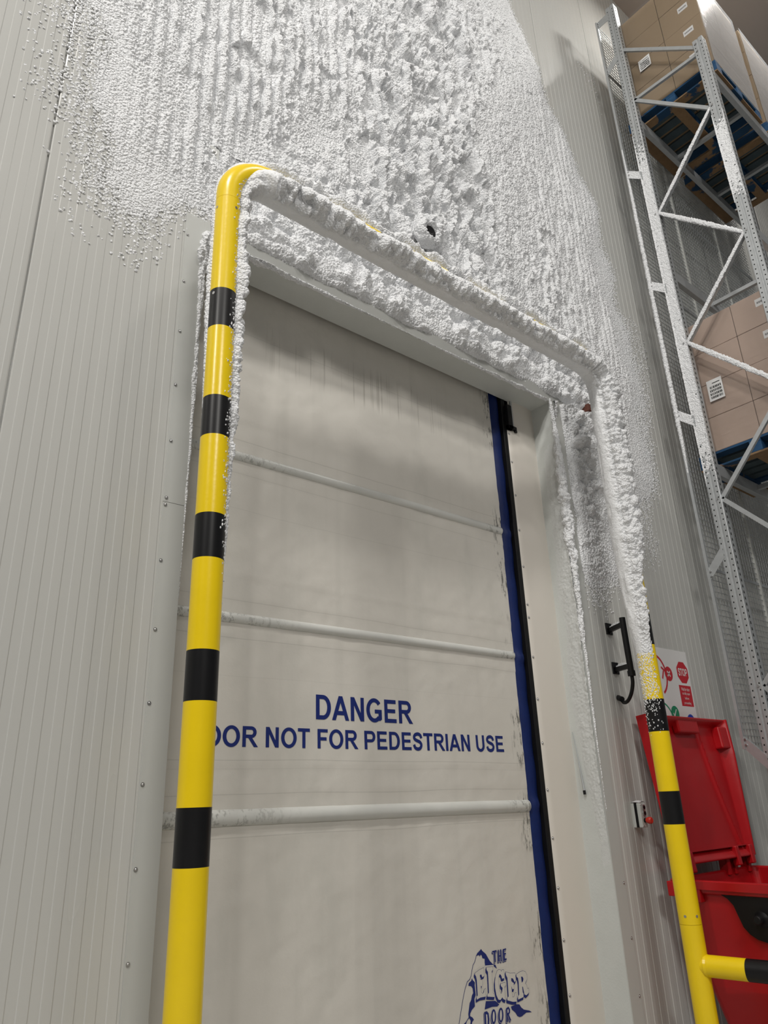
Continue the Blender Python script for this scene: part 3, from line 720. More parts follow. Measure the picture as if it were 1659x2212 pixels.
# single grains along the ragged edges and over the lower right post
dz = 0.62*np.exp(-((AD+50)/24)**2)*(Xc < PXL+0.05)*sm(Zc, 2.3, 3.2)
dr = (Xc > PXR-0.05)*sm(Zc, 1.90, 2.16)*sm(Zc, 2.75, 2.6)*sm(AD, -8, -38)*sm(AD, -178, -120)
dr = dr*(0.30+0.62*sm(Zc, 2.05, 2.25))
g = bumps(U/0.0105, V/0.0105, 4, 0.28, 0.55, 0.4, dens=dz+dr)
H = np.maximum(H - 0.0016, g*0.0085 - 0.0016)
R = RP + np.clip(H, -0.002, None)
Nx = np.sin(A)*ox[:, None]; Nz = np.sin(A)*oz[:, None]; Ny = -np.cos(A)
Pt = np.stack([Xc + Nx*R, GY + Ny*R, Zc + Nz*R], -1)
grid_mesh('frost_crust', Pt[:, ::-1], (H > 0)[:, ::-1], M_['frost'], guard, wrap=True, label='thick white frost crust', smooth=(1-lumpy)[:, ::-1])

# ------------------------------------------------------------------ frost on the wall
CP = np.array([(0.22,5.19,0,0,0),(0.31,5.44,2,0,0),(0.32,4.5,0,0,0),(0.43,5.21,2,0,0),(0.51,4.63,1,0,0),(0.5,4.06,0,0,0),(0.58,5.16,4,0,0),(0.63,5.55,6,0.3,0),(0.71,4.77,5,0.3,0),(0.73,4.24,2,0,0),(0.79,5.16,9,0.5,0),(0.85,4.55,7,0.3,0),(0.86,4.09,1,0,0),(0.86,5.76,14,0.6,0),(0.93,5.09,12,0.5,0),(1.0,4.58,9,0.3,0),(1.01,4.22,4,0,0),(1.01,5.7,22,1,0),(1.06,5.02,16,0.8,0),(1.14,4.67,10,0.4,0),(1.09,4.09,1,0,0),(1.19,4.03,0,0,0),(1.21,4.46,2,0,0),(1.18,6.09,30,1,0.2),(1.22,5.49,35,1,0),(1.25,5.04,22,1,0),(1.33,4.78,16,0.6,0),(1.35,5.99,40,1,0.1),(1.41,5.44,38,1,0),(1.5,6.29,42,1,0.2),(1.58,5.77,42,1,0),(1.54,5.31,12,0.4,0),(1.64,6.02,45,0.8,0.4),(1.77,6.53,55,0.5,0.6),(1.85,6.19,50,0.4,0.6),(1.79,5.68,45,0.4,0.4),(2.11,5.75,10,0,0),(1.93,5.57,12,0,0),(1.87,5.36,45,0,1),(2.02,5.38,50,0,1),(2.24,6.75,45,0.7,0.3),(2.23,6.14,48,0.4,0.5),(2.39,5.72,60,0,0.8),(2.6,7.16,60,0.2,0.9),(2.84,7.27,70,0,1),(2.8,6.47,80,0,1),(2.63,5.67,75,0,1),(3.08,7.03,80,0,1),(3.41,7.87,65,0,1),(3.12,6.21,85,0,1),(2.98,5.58,85,0,1),(3.5,6.98,60,0,0.8),(3.53,6.23,75,0,1),(3.45,5.44,80,0,1),(3.99,8.25,50,0,0.6),(3.9,7.0,45,0,0.1),(4.01,6.43,45,0,0.1),(4.04,5.8,50,0,0.3),(4.44,7.67,40,0,0.1),(4.38,8.64,40,0,0.5),(4.0,8.84,45,0,0.5),(4.67,8.03,25,0.3,0.2),(4.62,8.57,20,0,0.3),(5.14,8.59,0,0,0),(4.99,9.02,0,0,0),(4.79,9.42,0,0,0),(4.31,9.12,14,0,0.3),(5.03,7.78,18,0.6,0),(5.47,8.02,0,0,0),(5.0,6.86,35,0.4,0.2),(5.42,7.11,15,0.6,0),(5.83,7.29,0,0,0),(4.52,5.8,50,0.3,0.4),(5.04,6.06,30,0.5,0),(5.55,6.31,8,0.3,0),(5.8,6.21,0,0,0),(4.75,5.32,45,0.3,0.3),(5.28,5.55,25,0.6,0),(5.67,5.61,8,0.3,0),(5.87,5.61,3,0,0),(6.24,5.73,0,0,0),(5.43,4.96,18,0.4,0),(5.68,4.81,6,0,0),(6.03,4.68,0.5,0,0),(6.22,4.49,0,0,0),(5.46,4.28,10,0.2,0),(5.41,3.62,4,0,0),(5.36,3.02,0,0,0),(1.65,4.5,0,0,0),(1.88,4.49,0,0,0),(2.15,4.46,0,0,0),(2.43,4.44,0,0,0),(2.7,4.43,0,0,0),(3.03,4.44,0,0,0),(3.35,4.43,0,0,0),(3.74,4.44,0,0,0),(4.12,4.5,0,0,0),(1.68,4.76,40,0,1),(1.98,4.74,45,0,1),(1.94,4.87,30,0,0.6),(2.33,4.75,50,0,1),(2.72,4.75,50,0,1),(2.92,4.65,30,0,1),(3.38,4.74,55,0,1),(3.89,4.78,50,0,1),(4.28,4.81,45,0,1),(2.15,4.6,22,0,1),(3.08,4.52,8,0,0.5),(3.76,4.61,40,0,1),(4.71,4.66,60,0,1),(4.65,4.26,58,0,1),(4.62,3.84,50,0,1),(4.58,3.27,24,0,0.7),(4.6,2.95,5,0,0.2),(4.57,2.74,0,0,0),(4.37,3.59,0,0,0),(4.34,3.05,0,0,0),(4.41,4.19,0,0,0),(4.93,3.33,8,0,0),(4.87,2.88,1,0,0),(4.94,4.13,25,0.3,0.2),(1.25,4.29,0,0,0),(1.29,4.56,0,0,0),(1.31,4.66,6,0,0.3),(1.39,4.66,5,0,0.3)] + [(x, z, 0, 0, 0) for x, z in ((6.0, 6.8), (6.3, 7.5), (5.75, 8.0), (5.45, 8.6), (6.25, 5.2), (6.1, 4.2), (5.8, 3.7), (5.7, 3.1), (6.05, 6.3), (5.1, 9.3), (0.6, 3.9), (0.9, 3.85), (0.3, 4.2), (0.1, 5.0), (0.1, 5.6), (1.1, 3.8), (5.0, 2.7), (5.3, 2.7), (4.7, 2.6), (5.2, 8.35), (5.38, 8.0), (5.62, 7.55), (5.72, 7.0), (5.9, 6.7), (5.3, 8.8))], float)
def frost_field(X, Z):
    sh = X.shape; x = X.ravel(); z = Z.ravel()
    num = np.zeros((x.size, 3)); den = np.zeros(x.size)
    for px, pz, t, c, l in CP:
        w = 1/(((x-px)**2 + ((z-pz)*0.8)**2 + 0.010)**2.4)
        num += w[:, None]*np.array([t*0.001, c, l]); den += w
    r = num/den[:, None]
    return [r[:, k].reshape(sh) for k in range(3)]
def wall_frost(name, x0, x1, z0, z1, step, label, amp=1.0, mask=None, zs=1.0, bs=1.0, head=False):
    xs = np.arange(x0, x1+step, step); zz = np.arange(z0, z1+step*zs, step*zs)
    X, Z = np.meshgrid(xs, zz, indexing='ij')
    cs = 0.08; xc = np.arange(x0-0.1, x1+0.2, cs); zc = np.arange(z0-0.1, z1+0.2, cs)   # coarse field, then bilinear
    f = frost_field(*np.meshgrid(xc, zc, indexing='ij'))
    fi = (X-xc[0])/cs; fj = (Z-zc[0])/cs; i = np.clip(fi.astype(int), 0, len(xc)-2); j = np.clip(fj.astype(int), 0, len(zc)-2); a = fi-i; b = fj-j
    T, C, L = [(q[i, j]*(1-a)+q[i+1, j]*a)*(1-b)+(q[i, j+1]*(1-a)+q[i+1, j+1]*a)*b for q in f]
    if head: T = T*sm(Z + 0.05*(fbm(X*7, 0*X, 3, 4)-0.5), 4.545, 4.61); L = np.maximum(L, 0.8)
    T = np.clip(T-0.0006, 0, None)
    w1 = fbm(X*3, Z*3, 3, 0)-0.5; w2 = fbm(X*9, Z*7, 3, 2)-0.5; w3 = fbm(X*30, Z*12, 2, 1)-0.5
    ph = (X-0.882)/0.0765 + w2*0.20 + w3*0.10; k = np.floor(ph); ph = np.abs(ph-k-0.5)
    keep = sm(vnoise(k*3.7, Z/0.26+k*1.3, 2), 0.20, 0.34)
    col = np.sqrt(np.clip(1-(ph/0.38)**2, 0, None))*(0.08+0.92*keep)
    col = col*(0.72+0.28*bumps((X-0.882)/0.0765, Z/0.075, 12, 0.65, 1.0, 0.3))
    jb = sm(X, 4.95, 4.80)*sm(Z, 5.12, 4.98)
    if not head: T = T*(1-jb*sm(X, 4.462, 4.445)*sm(X, 4.388, 4.402))
    if head: big = bumps(X/0.105+w2*0.4, Z/0.100+w1, 5, 0.50, 0.82, 0.40)
    else: big = bumps(X/0.130+w1*0.7+w2*0.5, Z/0.230+0.30*X/0.13+w1*0.5, 5, 0.48, 0.80, 0.35)
    if not head: big = big*(1-jb) + jb*bumps(X/0.085+w2*0.4, Z/0.085+w1, 5, 0.50, 0.85, 0.35)
    big = np.maximum(big, 0.62*bumps(X/0.110+3.3+w2*0.6, Z/(0.11 if head else 0.17)+7.7, 15, 0.40, 0.70, 0.4))
    med = bumps(X/0.064+w2*0.3, Z/(0.062 if head else 0.085), 6, 0.58, 0.95, 0.10)
    sml = bumps(X/0.033, Z/0.038, 7, 0.55, 0.95, 0.15)
    grn = bumps(X/0.0130, Z/0.0140, 8, 0.52, 0.9, 0.30)
    fin = bumps(X/0.0105, Z/0.0115, 9, 0.5, 0.9, 0.3)
    Cw = np.clip(C*1.15, 0, 1); Lw = np.clip(L*1.1, 0, 1); rest = np.clip(1-np.maximum(Cw, Lw), 0, 1)
    lum = 0.03 + big*(0.72+0.36*med+0.20*sml) + 0.08*med + 0.05*sml
    body = Cw*(0.05+1.0*col)*(1-Lw*0.6) + Lw*lum + rest*(0.50+0.16*med+0.14*sml)
    pit = sm(fbm(X*8, Z*4.0, 2, 3), 0.63, 0.70)*np.clip(0.7*Lw+0.6*Cw, 0, 1)
    pn = fbm(X*11 + Z*3.2 + w1*2, Z*3.6 - X*1.0 + w2*1.5, 3, 4)
    pit = np.maximum(pit, sm(pn, 0.55, 0.635)*np.clip(Lw*1.1+0.55*Cw, 0, 1)*(0.0 if head else 1.0-0.7*jb))
    pit = np.maximum(pit, sm(fbm(X*16+w1*3, Z*8+0.5*X*16, 3, 1), 0.585, 0.66)*Lw*(0.8-0.5*jb))
    Te = np.clip(T-0.0045, 0, None)
    h = amp*Te*body*(1-0.90*pit)
    sheet = sm(T, 0.006, 0.014)
    dens = np.clip(sm(T, 0.0003, 0.0095), 0, 1)**0.8*1.05
    gc = 0.0105 if step < 0.0045 else 0.0140
    gr = bumps(X/gc, Z/(gc*1.1), 10, 0.34, 0.64, 0.35, dens=dens)
    h = h + sheet*(0.0105*grn + 0.0030*fin) + (1-sheet)*gc*0.55*gr - 0.0012*(1-sheet)
    if mask is not None: h = mask(X, Z, h)
    h = np.where(T < 0.0004, -1, h)
    P = np.stack([X, -0.0026-np.clip(h, -0.0003, None), Z], -1)
    o = grid_mesh(name, P, h > 0.0006, M_['frost'])
    return tag(o, label, 'frost', None, 'stuff')
opening = lambda X, Z, h: np.where((X > XL-0.004) & (X < XR+0.004) & (Z < ZT+0.004), -1, h)
lowcut = lambda X, Z, h: opening(X, Z, np.where(Z > 5.16, -1, h))
wall_frost('wall_frost', 1.29, 6.1, 5.15, 9.5, 0.0038, 'deep white hoar frost covering the wall above the door', 1.7, None, 1.12)
wall_frost('header_frost', 1.30, 4.86, 4.50, 5.16, 0.0045, 'cauliflower frost clumps along the door header below the pipe', 1.7, opening, 1.0, 1.0, True)
wall_frost('jamb_frost', 4.36, 6.1, 2.7, 5.16, 0.0043, 'grainy frost on the wall beside the right hand frosted pipe', 1.7, lambda X, Z, h: opening(X, Z, np.where((X < 4.85) & (Z > 4.51), -1, h)))
wall_frost('frost_dusting', 0.20, 1.305, 3.9, 6.4, 0.0029, 'thin grainy frost dusting on the ribbed wall left of the pipe', 1.7, opening)
# crust ridges along the edges of the opening
def ridge(name, pts, thick, step, label, flat=None, seed=0):
    """lumpy frost roll along a polyline; thick(s01) gives the radius"""
    pts = [np.array(p, float) for p in pts]
    L = [np.linalg.norm(b-a) for a, b in zip(pts[:-1], pts[1:])]; tot = sum(L); n = int(tot/step)
    cs = np.concatenate([[0], np.cumsum(L)]); s = np.linspace(0, tot, n)
    C = np.stack([np.interp(s, cs, [p[k] for p in pts]) for k in range(3)], -1)
    D = np.gradient(C, axis=0); D /= np.linalg.norm(D, axis=1)[:, None]
    N = np.array([0, -1.0, 0])[None] + 0*D; B = np.cross(D, N)
    na = 44; a = np.linspace(0, 2*np.pi, na, endpoint=False)
    Sg, Ag = np.meshgrid(s, a, indexing='ij'); t = thick(s/tot)[:, None] + 0*Ag
    V = Ag/(2*np.pi)*0.18
    R = t*(0.30 + 0.55*bumps(Sg/0.060+fbm(Sg*4, V*6, 2, 1), V/0.042+fbm(Sg*9, V*3, 2, 3)*1.5, 21+seed, 0.6, 1.0, 0.05) + 0.42*bumps(Sg/0.024, V/0.022, 22+seed, 0.55, 0.95, 0.1)) + 0.004*bumps(Sg/0.011, V/0.011, 23+seed)*np.clip(t/0.01, 0, 1)
    R = R*(0.55+0.9*fbm(Sg*5, V*9+seed, 2, 2))
    P = C[:, None, :] + (np.cos(Ag)[..., None]*N[:, None, :] + np.sin(Ag)[..., None]*B[:, None, :])*R[..., None]
    o = grid_mesh(name, P, (t > 0.0015) & (R > 0), M_['frost'], wrap=True)
    return tag(o, label, 'frost', None, 'stuff')
ridge('edge_frost', [(XL+0.004, -0.002, ZT+0.006), (XR-0.05, -0.002, ZT+0.004)],
      lambda u: 0.020*(1-sm(u, 0.05, 0.42)) + 0.0045 + 0.012*sm(u, 0.5, 0.9)*(0.4+0.6*np.abs(np.sin(u*37))), 0.0045, 'frost crust along the lip of the door header')
ridge('edge_frost', [(XL+0.1, -0.004, 4.53), (XL+0.02, -0.004, 4.51), (XL+0.004, -0.002, 4.44), (XL+0.002, -0.002, 1.95)],
      lambda u: 0.021*(1-sm(u, 0.03, 0.30)) + 0.013*(1-sm(u, 0.25, 0.95)), 0.0045, 'thin frost fringe on the left edge of the door opening', seed=3)
ridge('edge_frost', [(XR+0.0, -0.002, 4.52), (XR+0.006, -0.006, 4.3), (XR+0.012, -0.008, 3.6), (XR+0.012, -0.004, 2.0), (XR+0.012, -0.002, 1.5)],
      lambda u: 0.012 + 0.034*sm(u, 0.05, 0.25)*(1-sm(u, 0.30, 0.72))-0.007*sm(u, 0.6, 1), 0.0045, 'thick frost crust on the right edge of the door opening', seed=6)
# grainy film on the right hand reveal
yy_ = np.arange(0.0, 0.186, 0.0045); zz_ = np.arange(0.9, 4.42, 0.0050)
Yg, Zg = np.meshgrid(yy_, zz_, indexing='ij')
tt = sm(Zg, 4.3, 3.7)*(1-sm(Zg, 1.7, 1.0))*sm(Yg + 0.05*(fbm(Zg*3, Yg*8, 2, 1)-0.5), 0.165-0.07*sm(Zg, 2.2, 1.2), 0.06)
hh = tt*(0.0045 + 0.0030*bumps(Yg/0.032, Zg/0.050, 31, 0.6, 1.0, 0.2) + 0.0034*bumps(Yg/0.013, Zg/0.015, 32, 0.5, 0.9, 0.1)) - 0.0014 + 0.35*np.clip(0.03-Yg, 0, 1)*sm(Zg, 4.2, 3.6)*sm(Zg, 1.4, 2.4)*bumps(Yg/0.03, Zg/0.035, 33)
o = grid_mesh('reveal_frost', np.stack([XR - np.clip(hh, -0.003, None), Yg, Zg], -1)[:, ::-1], (hh > 0.0)[:, ::-1], M_['thinfrost'])
tag(o, 'thin grainy frost film on the right side of the door recess', 'frost', None, 'stuff')

# ------------------------------------------------------------------ small things on the wall
t = thing('wall_clip', (1.39, 0, 5.08), 'small grey metal clip plate with a screw above the pipe elbow', 'bracket')
MB().box((1.328, -0.022, 5.05), (1.395, -0.016, 5.14)).box((1.328, -0.022, 5.05), (1.336, 0.0, 5.14)).build('plate', M_['flash'], t, bevel=0.003)
MB().cyl((1.362, -0.0215, 5.10), (1.362, -0.026, 5.10), 0.016, 16).dome((1.362, -0.026, 5.10), (0, -1, 0), 0.009, 0.008).build('screw', M_['steel'], t)
t = thing('door_sensor', (2.932, -0.05, 5.286), 'round black sensor ringed with frost above the frosted top pipe', 'sensor')
MB().cyl((2.932, 0, 5.286), (2.932, -0.185, 5.286), 0.044, 24).build('housing', M_['black'], t)
pt = []
for k in range(33):
    a = 2*math.pi*k/32; pt.append((2.932+0.048*math.cos(a), -0.085, 5.286+0.048*math.sin(a)))
def ringfrost(parent):
    a = np.linspace(0, 2*np.pi, 160, endpoint=False); b = np.linspace(0, 2*np.pi, 48, endpoint=False)
    A, B_ = np.meshgrid(a, b, indexing='ij')
    r = 0.020 + 0.014*bumps(A*2.2, B_*1.6, 41) + 0.006*bumps(A*5, B_*3, 42)
    rr = 0.074 + r*np.cos(B_)
    P = np.stack([2.932+rr*np.cos(A), -0.150-1.7*r*np.sin(B_), 5.286+rr*np.sin(A)], -1)
    P = np.concatenate([P, P[:1]], 0)
    grid_mesh('frost_ring', P, np.ones(P.shape[:2], bool), M_['frost'], parent, wrap=True)
ringfrost(t)
t = thing('junction_box', (4.76, -0.03, 4.55), 'reddish brown junction box half buried in frost beside the pipe', 'box')
MB().box((4.745, -0.075, 4.525), (4.795, 0.0, 4.59)).build('box_body', M_['rust'], t, bevel=0.006)
MB().box((4.748, -0.080, 4.528), (4.792, -0.073, 4.587)).build('box_lid', M_['rust'], t, bevel=0.003)

# black loop holder with its cable
t = thing('cable_bracket', (4.68, 0, 2.55), 'black stand-off bracket with a curved cable on the wall beside the pipe', 'bracket')
ex, ey = 4.515, -0.225
for k, (xw, zw, zo) in enumerate(((4.675, 2.715, 2.70), (4.685, 2.432, 2.41))):
    MB().box((xw-0.036, -0.012, zw-0.042), (xw+0.036, 0, zw+0.042)).build('mounting_plate', M_['black'], t, bevel=0.003)
    mm = MB(); mm.bar((xw, -0.01, zw-0.01), (ex+0.012, ey, zo-0.006), 0.030, 0.030); mm.tube([(xw, -0.01, zw-0.03), (xw-0.05, -0.075, zw-0.02)], 0.008, 8)
    mm.build('arm', M_['black'], t, bevel=0.003)
    # snow lying on the arm
    n = 18; vs = []; fs = []
    for i in range(n+1):
        u = i/n*0.86; c = Vector((xw, -0.012, zw+0.004)).lerp(Vector((ex+0.012, ey, zo+0.008)), u)
        hgt = 0.020*math.sin(math.pi*min(1, i/n*0.92+0.06))**0.6 + 0.004*math.sin(i*2.1)
        for j in range(7):
            q = (j/6-0.5); vs.append((c.x+q*0.036*0.82, c.y+q*0.036*0.57, c.z + hgt*max(0, 1-(2*q)**2)**0.5))
    for i in range(n):
        for j in range(6): fs.append((i*7+j, i*7+j+1, (i+1)*7+j+1, (i+1)*7+j))
    MB().add(vs, fs, 0, True).build('snow', M_['frost'], t, label='strip of snow')
MB().tube([(ex, ey, 2.735), (ex+0.004, ey, 2.55), (ex+0.010, ey, 2.365)], [0.021, 0.021, 0.021], 14).cyl((ex+0.010, ey, 2.37), (ex+0.011, ey, 2.335), 0.026, 14).build('upright', M_['black'], t)
cp = [(ex+0.011, ey, 2.34), (ex+0.014, ey+0.005, 2.285), (ex+0.035, ey+0.04, 2.225), (ex+0.075, ey+0.10, 2.185), (ex+0.125, ey+0.165, 2.185), (4.66, -0.03, 2.215), (4.672, 0.0, 2.225)]
def smooth_path(P, n=8):
    P = [Vector(p) for p in P]; out = []
    for i in range(len(P)-1):
        a, b, c, d = P[max(i-1, 0)], P[i], P[i+1], P[min(i+2, len(P)-1)]
        for k in range(n):
            u = k/n
            out.append(0.5*((2*b)+(c-a)*u+(2*a-5*b+4*c-d)*u*u+(3*b-a-3*c+d)*u**3))
    return out + [P[-1]]
MB().tube(smooth_path(cp), 0.0125, 12).build('cable', M_['black'], t)
MB().cyl((4.633, -0.055, 2.207), (4.672, 0.0, 2.226), 0.019, 14).build('cable_gland', M_['black'], t)

# push button box
t = thing('push_button_box', (4.66, 0, 1.46), 'grey push button box with a red mushroom stop button on the wall', 'control box')
bx0, bx1, bz0, bz1, bd = 4.634, 4.700, 1.385, 1.535, 0.068
MB().box((bx0, -0.022, bz0), (bx1, 0, bz1)).build('back_shell', M_['grey'], t, bevel=0.004)
MB().box((bx0+0.002, -0.040, bz0+0.001), (bx1-0.002, -0.022, bz1-0.001)).build('gasket', M_['black'], t)
MB().box((bx0, -bd, bz0), (bx1, -0.040, bz1)).build('front_cover', M_['grey'], t, bevel=0.006)
xc_ = (bx0+bx1)/2
for z in (1.508, 1.472):
    m = MB().cyl((xc_, -bd+0.001, z), (xc_, -bd-0.009, z), 0.016, 20).build('button_ring', M_['steel'], t)
    MB().cyl((xc_, -bd-0.007, z), (xc_, -bd-0.0105, z), 0.0115, 16).build('button', M_['black'], t)
m = MB().cyl((xc_, -bd, 1.428), (xc_, -bd-0.018, 1.428), 0.014, 18)
m.build('button_collar', M_['black'], t)
MB().tube([(xc_, -bd-0.015, 1.428), (xc_, -bd-0.030, 1.428), (xc_, -bd-0.047, 1.428), (xc_, -bd-0.052, 1.428)], [0.0155, 0.021, 0.021, 0.016], 22).build('stop_button', M_['knobred'], t)
for z in (1.524, 1.396):
    MB().dome((bx0+0.012, -bd, z), (0, -1, 0), 0.005, 0.003).build('cover_screw', M_['steel'], t)
vs = []; fs = []
for i in range(9):
    for j in range(9):
        u, v = i/8, j/8
        vs.append((bx0+(bx1-bx0)*u, -bd*v, bz1 + 0.022*(math.sin(math.pi*(0.06+0.88*u))*math.sin(math.pi*(0.25+0.72*(1-v))))**0.7*(1-0.4*v)))
fs = [(i*9+j, i*9+j+1, (i+1)*9+j+1, (i+1)*9+j) for i in range(8) for j in range(8)]
MB().add(vs, fs, 0, True).build('snow', M_['frost'], t, label='cap of snow')

# safety sign board
t = thing('safety_sign', (5.4, 0, 2.2), 'white safety sign with a red STOP octagon on the wall behind the red lid', 'sign')
SY = -0.006
MB().box((5.06, SY, 1.75), (5.722, -0.001, 2.645)).build('board', M_['white'], t, bevel=0.0015)
on = lambda x, z: (x, SY-0.0008, z)
on2 = lambda x, z: (x, SY-0.0016, z)
def disc(mb, cx, cz, r, y, n=28, mi=0): mb.poly([(cx+r*math.cos(2*math.pi*k/n), y, cz+r*math.sin(2*math.pi*k/n)) for k in range(n)], mi)
def arcband(mb, cx, cz, r0, r1, a0, a1, y, mi=0, n=24):
    for k in range(n):
        p, q = math.radians(a0+(a1-a0)*k/n), math.radians(a0+(a1-a0)*(k+1)/n)
        mb.poly([(cx+r*math.cos(a), y, cz+r*math.sin(a)) for r, a in ((r0, p), (r1, p), (r1, q), (r0, q))], mi)
oc = [(5.618+0.090*math.cos(math.pi/8+k*math.pi/4), on(0, 0)[1], 2.474+0.090*math.sin(math.pi/8+k*math.pi/4)) for k in range(8)]
m = MB().poly(oc, 0); lettering(m, 'STOP', 5.552, 5.684, 2.447, 2.505, on2, None, 1)
m.build('stop_octagon', [M_['redpaint'], M_['white']], t, recalc=False)
m = MB().poly([on(5.525, 2.212), on(5.702, 2.212), on(5.702, 2.372), on(5.525, 2.372)], 0)
for k, (s, wd) in enumerate((('Wait for door', 0.124), ('to fully open', 0.114), ('before', 0.058), ('proceeding', 0.100))):
    z = 2.336 - k*0.036; lettering(m, s, 5.614-wd/2, 5.614+wd/2, z-0.006 if k != 2 else z, z+0.020, on2, 0.004, 1)
m.build('warning_panel', [M_['redpaint'], M_['white']], t, recalc=False)
m = MB(); arcband(m, 5.215, 2.43, 0.145, 0.163, -60, 200, on(0, 0)[1], 0)
m.poly([on(5.325, 2.47), on(5.340, 2.463), on(5.31, 2.40), on(5.295, 2.407)], 0); m.poly([on(5.30, 2.485), on(5.308, 2.500), on(5.372, 2.466), on(5.364, 2.452)], 0)
disc(m, 5.402, 2.448, 0.056, on2(0, 0)[1], mi=0)
y_ = SY-0.0024
for a in (math.pi/4, -math.pi/4):
    c, s_ = math.cos(a), math.sin(a)
    m.poly([(5.402+u*c-v*s_, y_, 2.448+u*s_+v*c) for u, v in ((-0.028, -0.006), (0.028, -0.006), (0.028, 0.006), (-0.028, 0.006))], 1)
m.build('prohibition_mark', [M_['redpaint'], M_['white']], t, recalc=False)
m = MB(); arcband(m, 5.215, 2.07, 0.150, 0.163, -30, 200, on(0, 0)[1], 0)
disc(m, 5.400, 2.150, 0.056, on2(0, 0)[1], mi=0)
m.poly([(5.375+u, y_, 2.145+v) for u, v in ((-0.006, 0.004), (0.004, -0.022), (0.012, -0.022), (0.050, 0.034), (0.040, 0.038), (0.010, -0.006), (0.003, 0.009))], 1)
m.build('permission_mark', [M_['green'], M_['white']], t, recalc=False)
m = MB(); disc(m, 5.62, 2.095, 0.058, on(0, 0)[1]); m.build('mandatory_mark', M_['signblue'], t, recalc=False)

# ------------------------------------------------------------------ red wheelie bin with its lid thrown open against the wall
X0, X1, YB, YF, RZM = 4.71, 5.83, -0.135, -1.215, 1.082
binn = thing('wheelie_bin', (5.27, -0.68, 0), 'large red wheelie bin with its lid open against the wall', 'bin')
def rrect(x0, y0, x1, y1, z, r, n=6):
    out = []
    for cx_, cy_, a0 in ((x1-r, y1-r, 0), (x0+r, y1-r, 90), (x0+r, y0+r, 180), (x1-r, y0+r, 270)):
        for k in range(n+1):
            a = math.radians(a0+90*k/n); out.append((cx_+r*math.cos(a), cy_+r*math.sin(a), z))
    return out
def loft(mb, rings, mi=0, smooth=False, cap=False):
    n = len(rings[0]); vs = [p for r in rings for p in r]
    fs = [(i*n+k, i*n+(k+1) % n, (i+1)*n+(k+1) % n, (i+1)*n+k) for i in range(len(rings)-1) for k in range(n)]
    if cap: fs.append(tuple((len(rings)-1)*n+k for k in range(n)))
    return mb.add(vs, fs, mi, smooth)
def R_(d, z, r=0.05): return rrect(X0+d, YF+d, X1-d, YB-d, z, r)
m = MB()
loft(m, [R_(0.17, 0.17), R_(0.10, 0.5), R_(0.050, 0.93), R_(0.045, 1.00), R_(0.018, 1.012), R_(0.014, 1.030), R_(0.0, 1.032), R_(0.0, RZM-0.006), R_(0.006, RZM), R_(0.035, RZM), R_(0.045, RZM-0.01), R_(0.060, 0.95), R_(0.115, 0.5), R_(0.18, 0.22)], 0, False, True)
m.add(R_(0.17, 0.17), [tuple(range(28))])
m.build('body', M_['red'], binn)
# corner post ribs under the rim
m = MB()
for a, b in (((X0+0.002, -0.345, 0.96), (X0+0.05, -0.315, 1.035)), ((X0+0.002, -1.05, 0.96), (X0+0.05, -1.02, 1.035)), ((X0-0.004, YB-0.05, 0.985), (X0+0.06, YB+0.004, 1.07))):
    MB().box(a, b).build('rim_gusset', M_['red'], binn, bevel=0.004)
# black side plate with the lifting trunnion
half = [(-0.415, 1.024), (-0.455, 1.012), (-0.500, 0.988), (-0.528, 0.955), (-0.540, 0.911), (-0.560, 0.842), (-0.590, 0.806), (-0.630, 0.782), (-0.680, 0.771)]
prof = half + [(-1.36-y, z) for y, z in reversed(half)]
def onside(y, z, off):
    d = 0.050 + (0.93-z)*(0.05/0.43) if z < 0.93 else 0.050-0.005*(z-0.93)/0.07
    return (X0 + d - off, y, z)
m = MB(); n = len(prof)
vs = [onside(y, z, 0.018) for y, z in prof] + [onside(y, z, -0.004) for y, z in prof]
m.add(vs, [tuple(range(n))] + [(i, (i+1) % n, n+(i+1) % n, n+i) for i in range(n)])
plate = m.build('side_plate', M_['black'], binn, bevel=0.006)
pc = Vector(onside(-0.68, 0.893, 0.018))
MB().tube([pc, pc+Vector((-0.012, 0, 0)), pc+Vector((-0.03, 0, 0)), pc+Vector((-0.058, 0, 0)), pc+Vector((-0.062, 0, 0))], [0.045, 0.032, 0.024, 0.024, 0.019], 24).build('trunnion', M_['black'], plate)
# wheels
for x in (X0+0.25, X1-0.25):
    for y in (YF+0.22, YB-0.22):
        w = MB().cyl((x-0.022, y, 0.085), (x+0.022, y, 0.085), 0.085, 28).build('wheel', M_['black'], binn)
        MB().box((x-0.035, y-0.03, 0.085), (x-0.026, y+0.03, 0.18)).box((x+0.026, y-0.03, 0.085), (x+0.035, y+0.03, 0.18)).box((x-0.035, y-0.03, 0.172), (x+0.035, y+0.03, 0.18)).build('fork', M_['galv'], w)
# hinge arms
for x in (4.84, 5.42, 5.52, 5.72):
    MB().box((x-0.022, -0.20, 1.05), (x+0.022, -0.135, 1.175)).cyl((x-0.026, -0.165, 1.135), (x+0.026, -0.165, 1.135), 0.022, 14).build('hinge', M_['red'], binn, bevel=0.005)
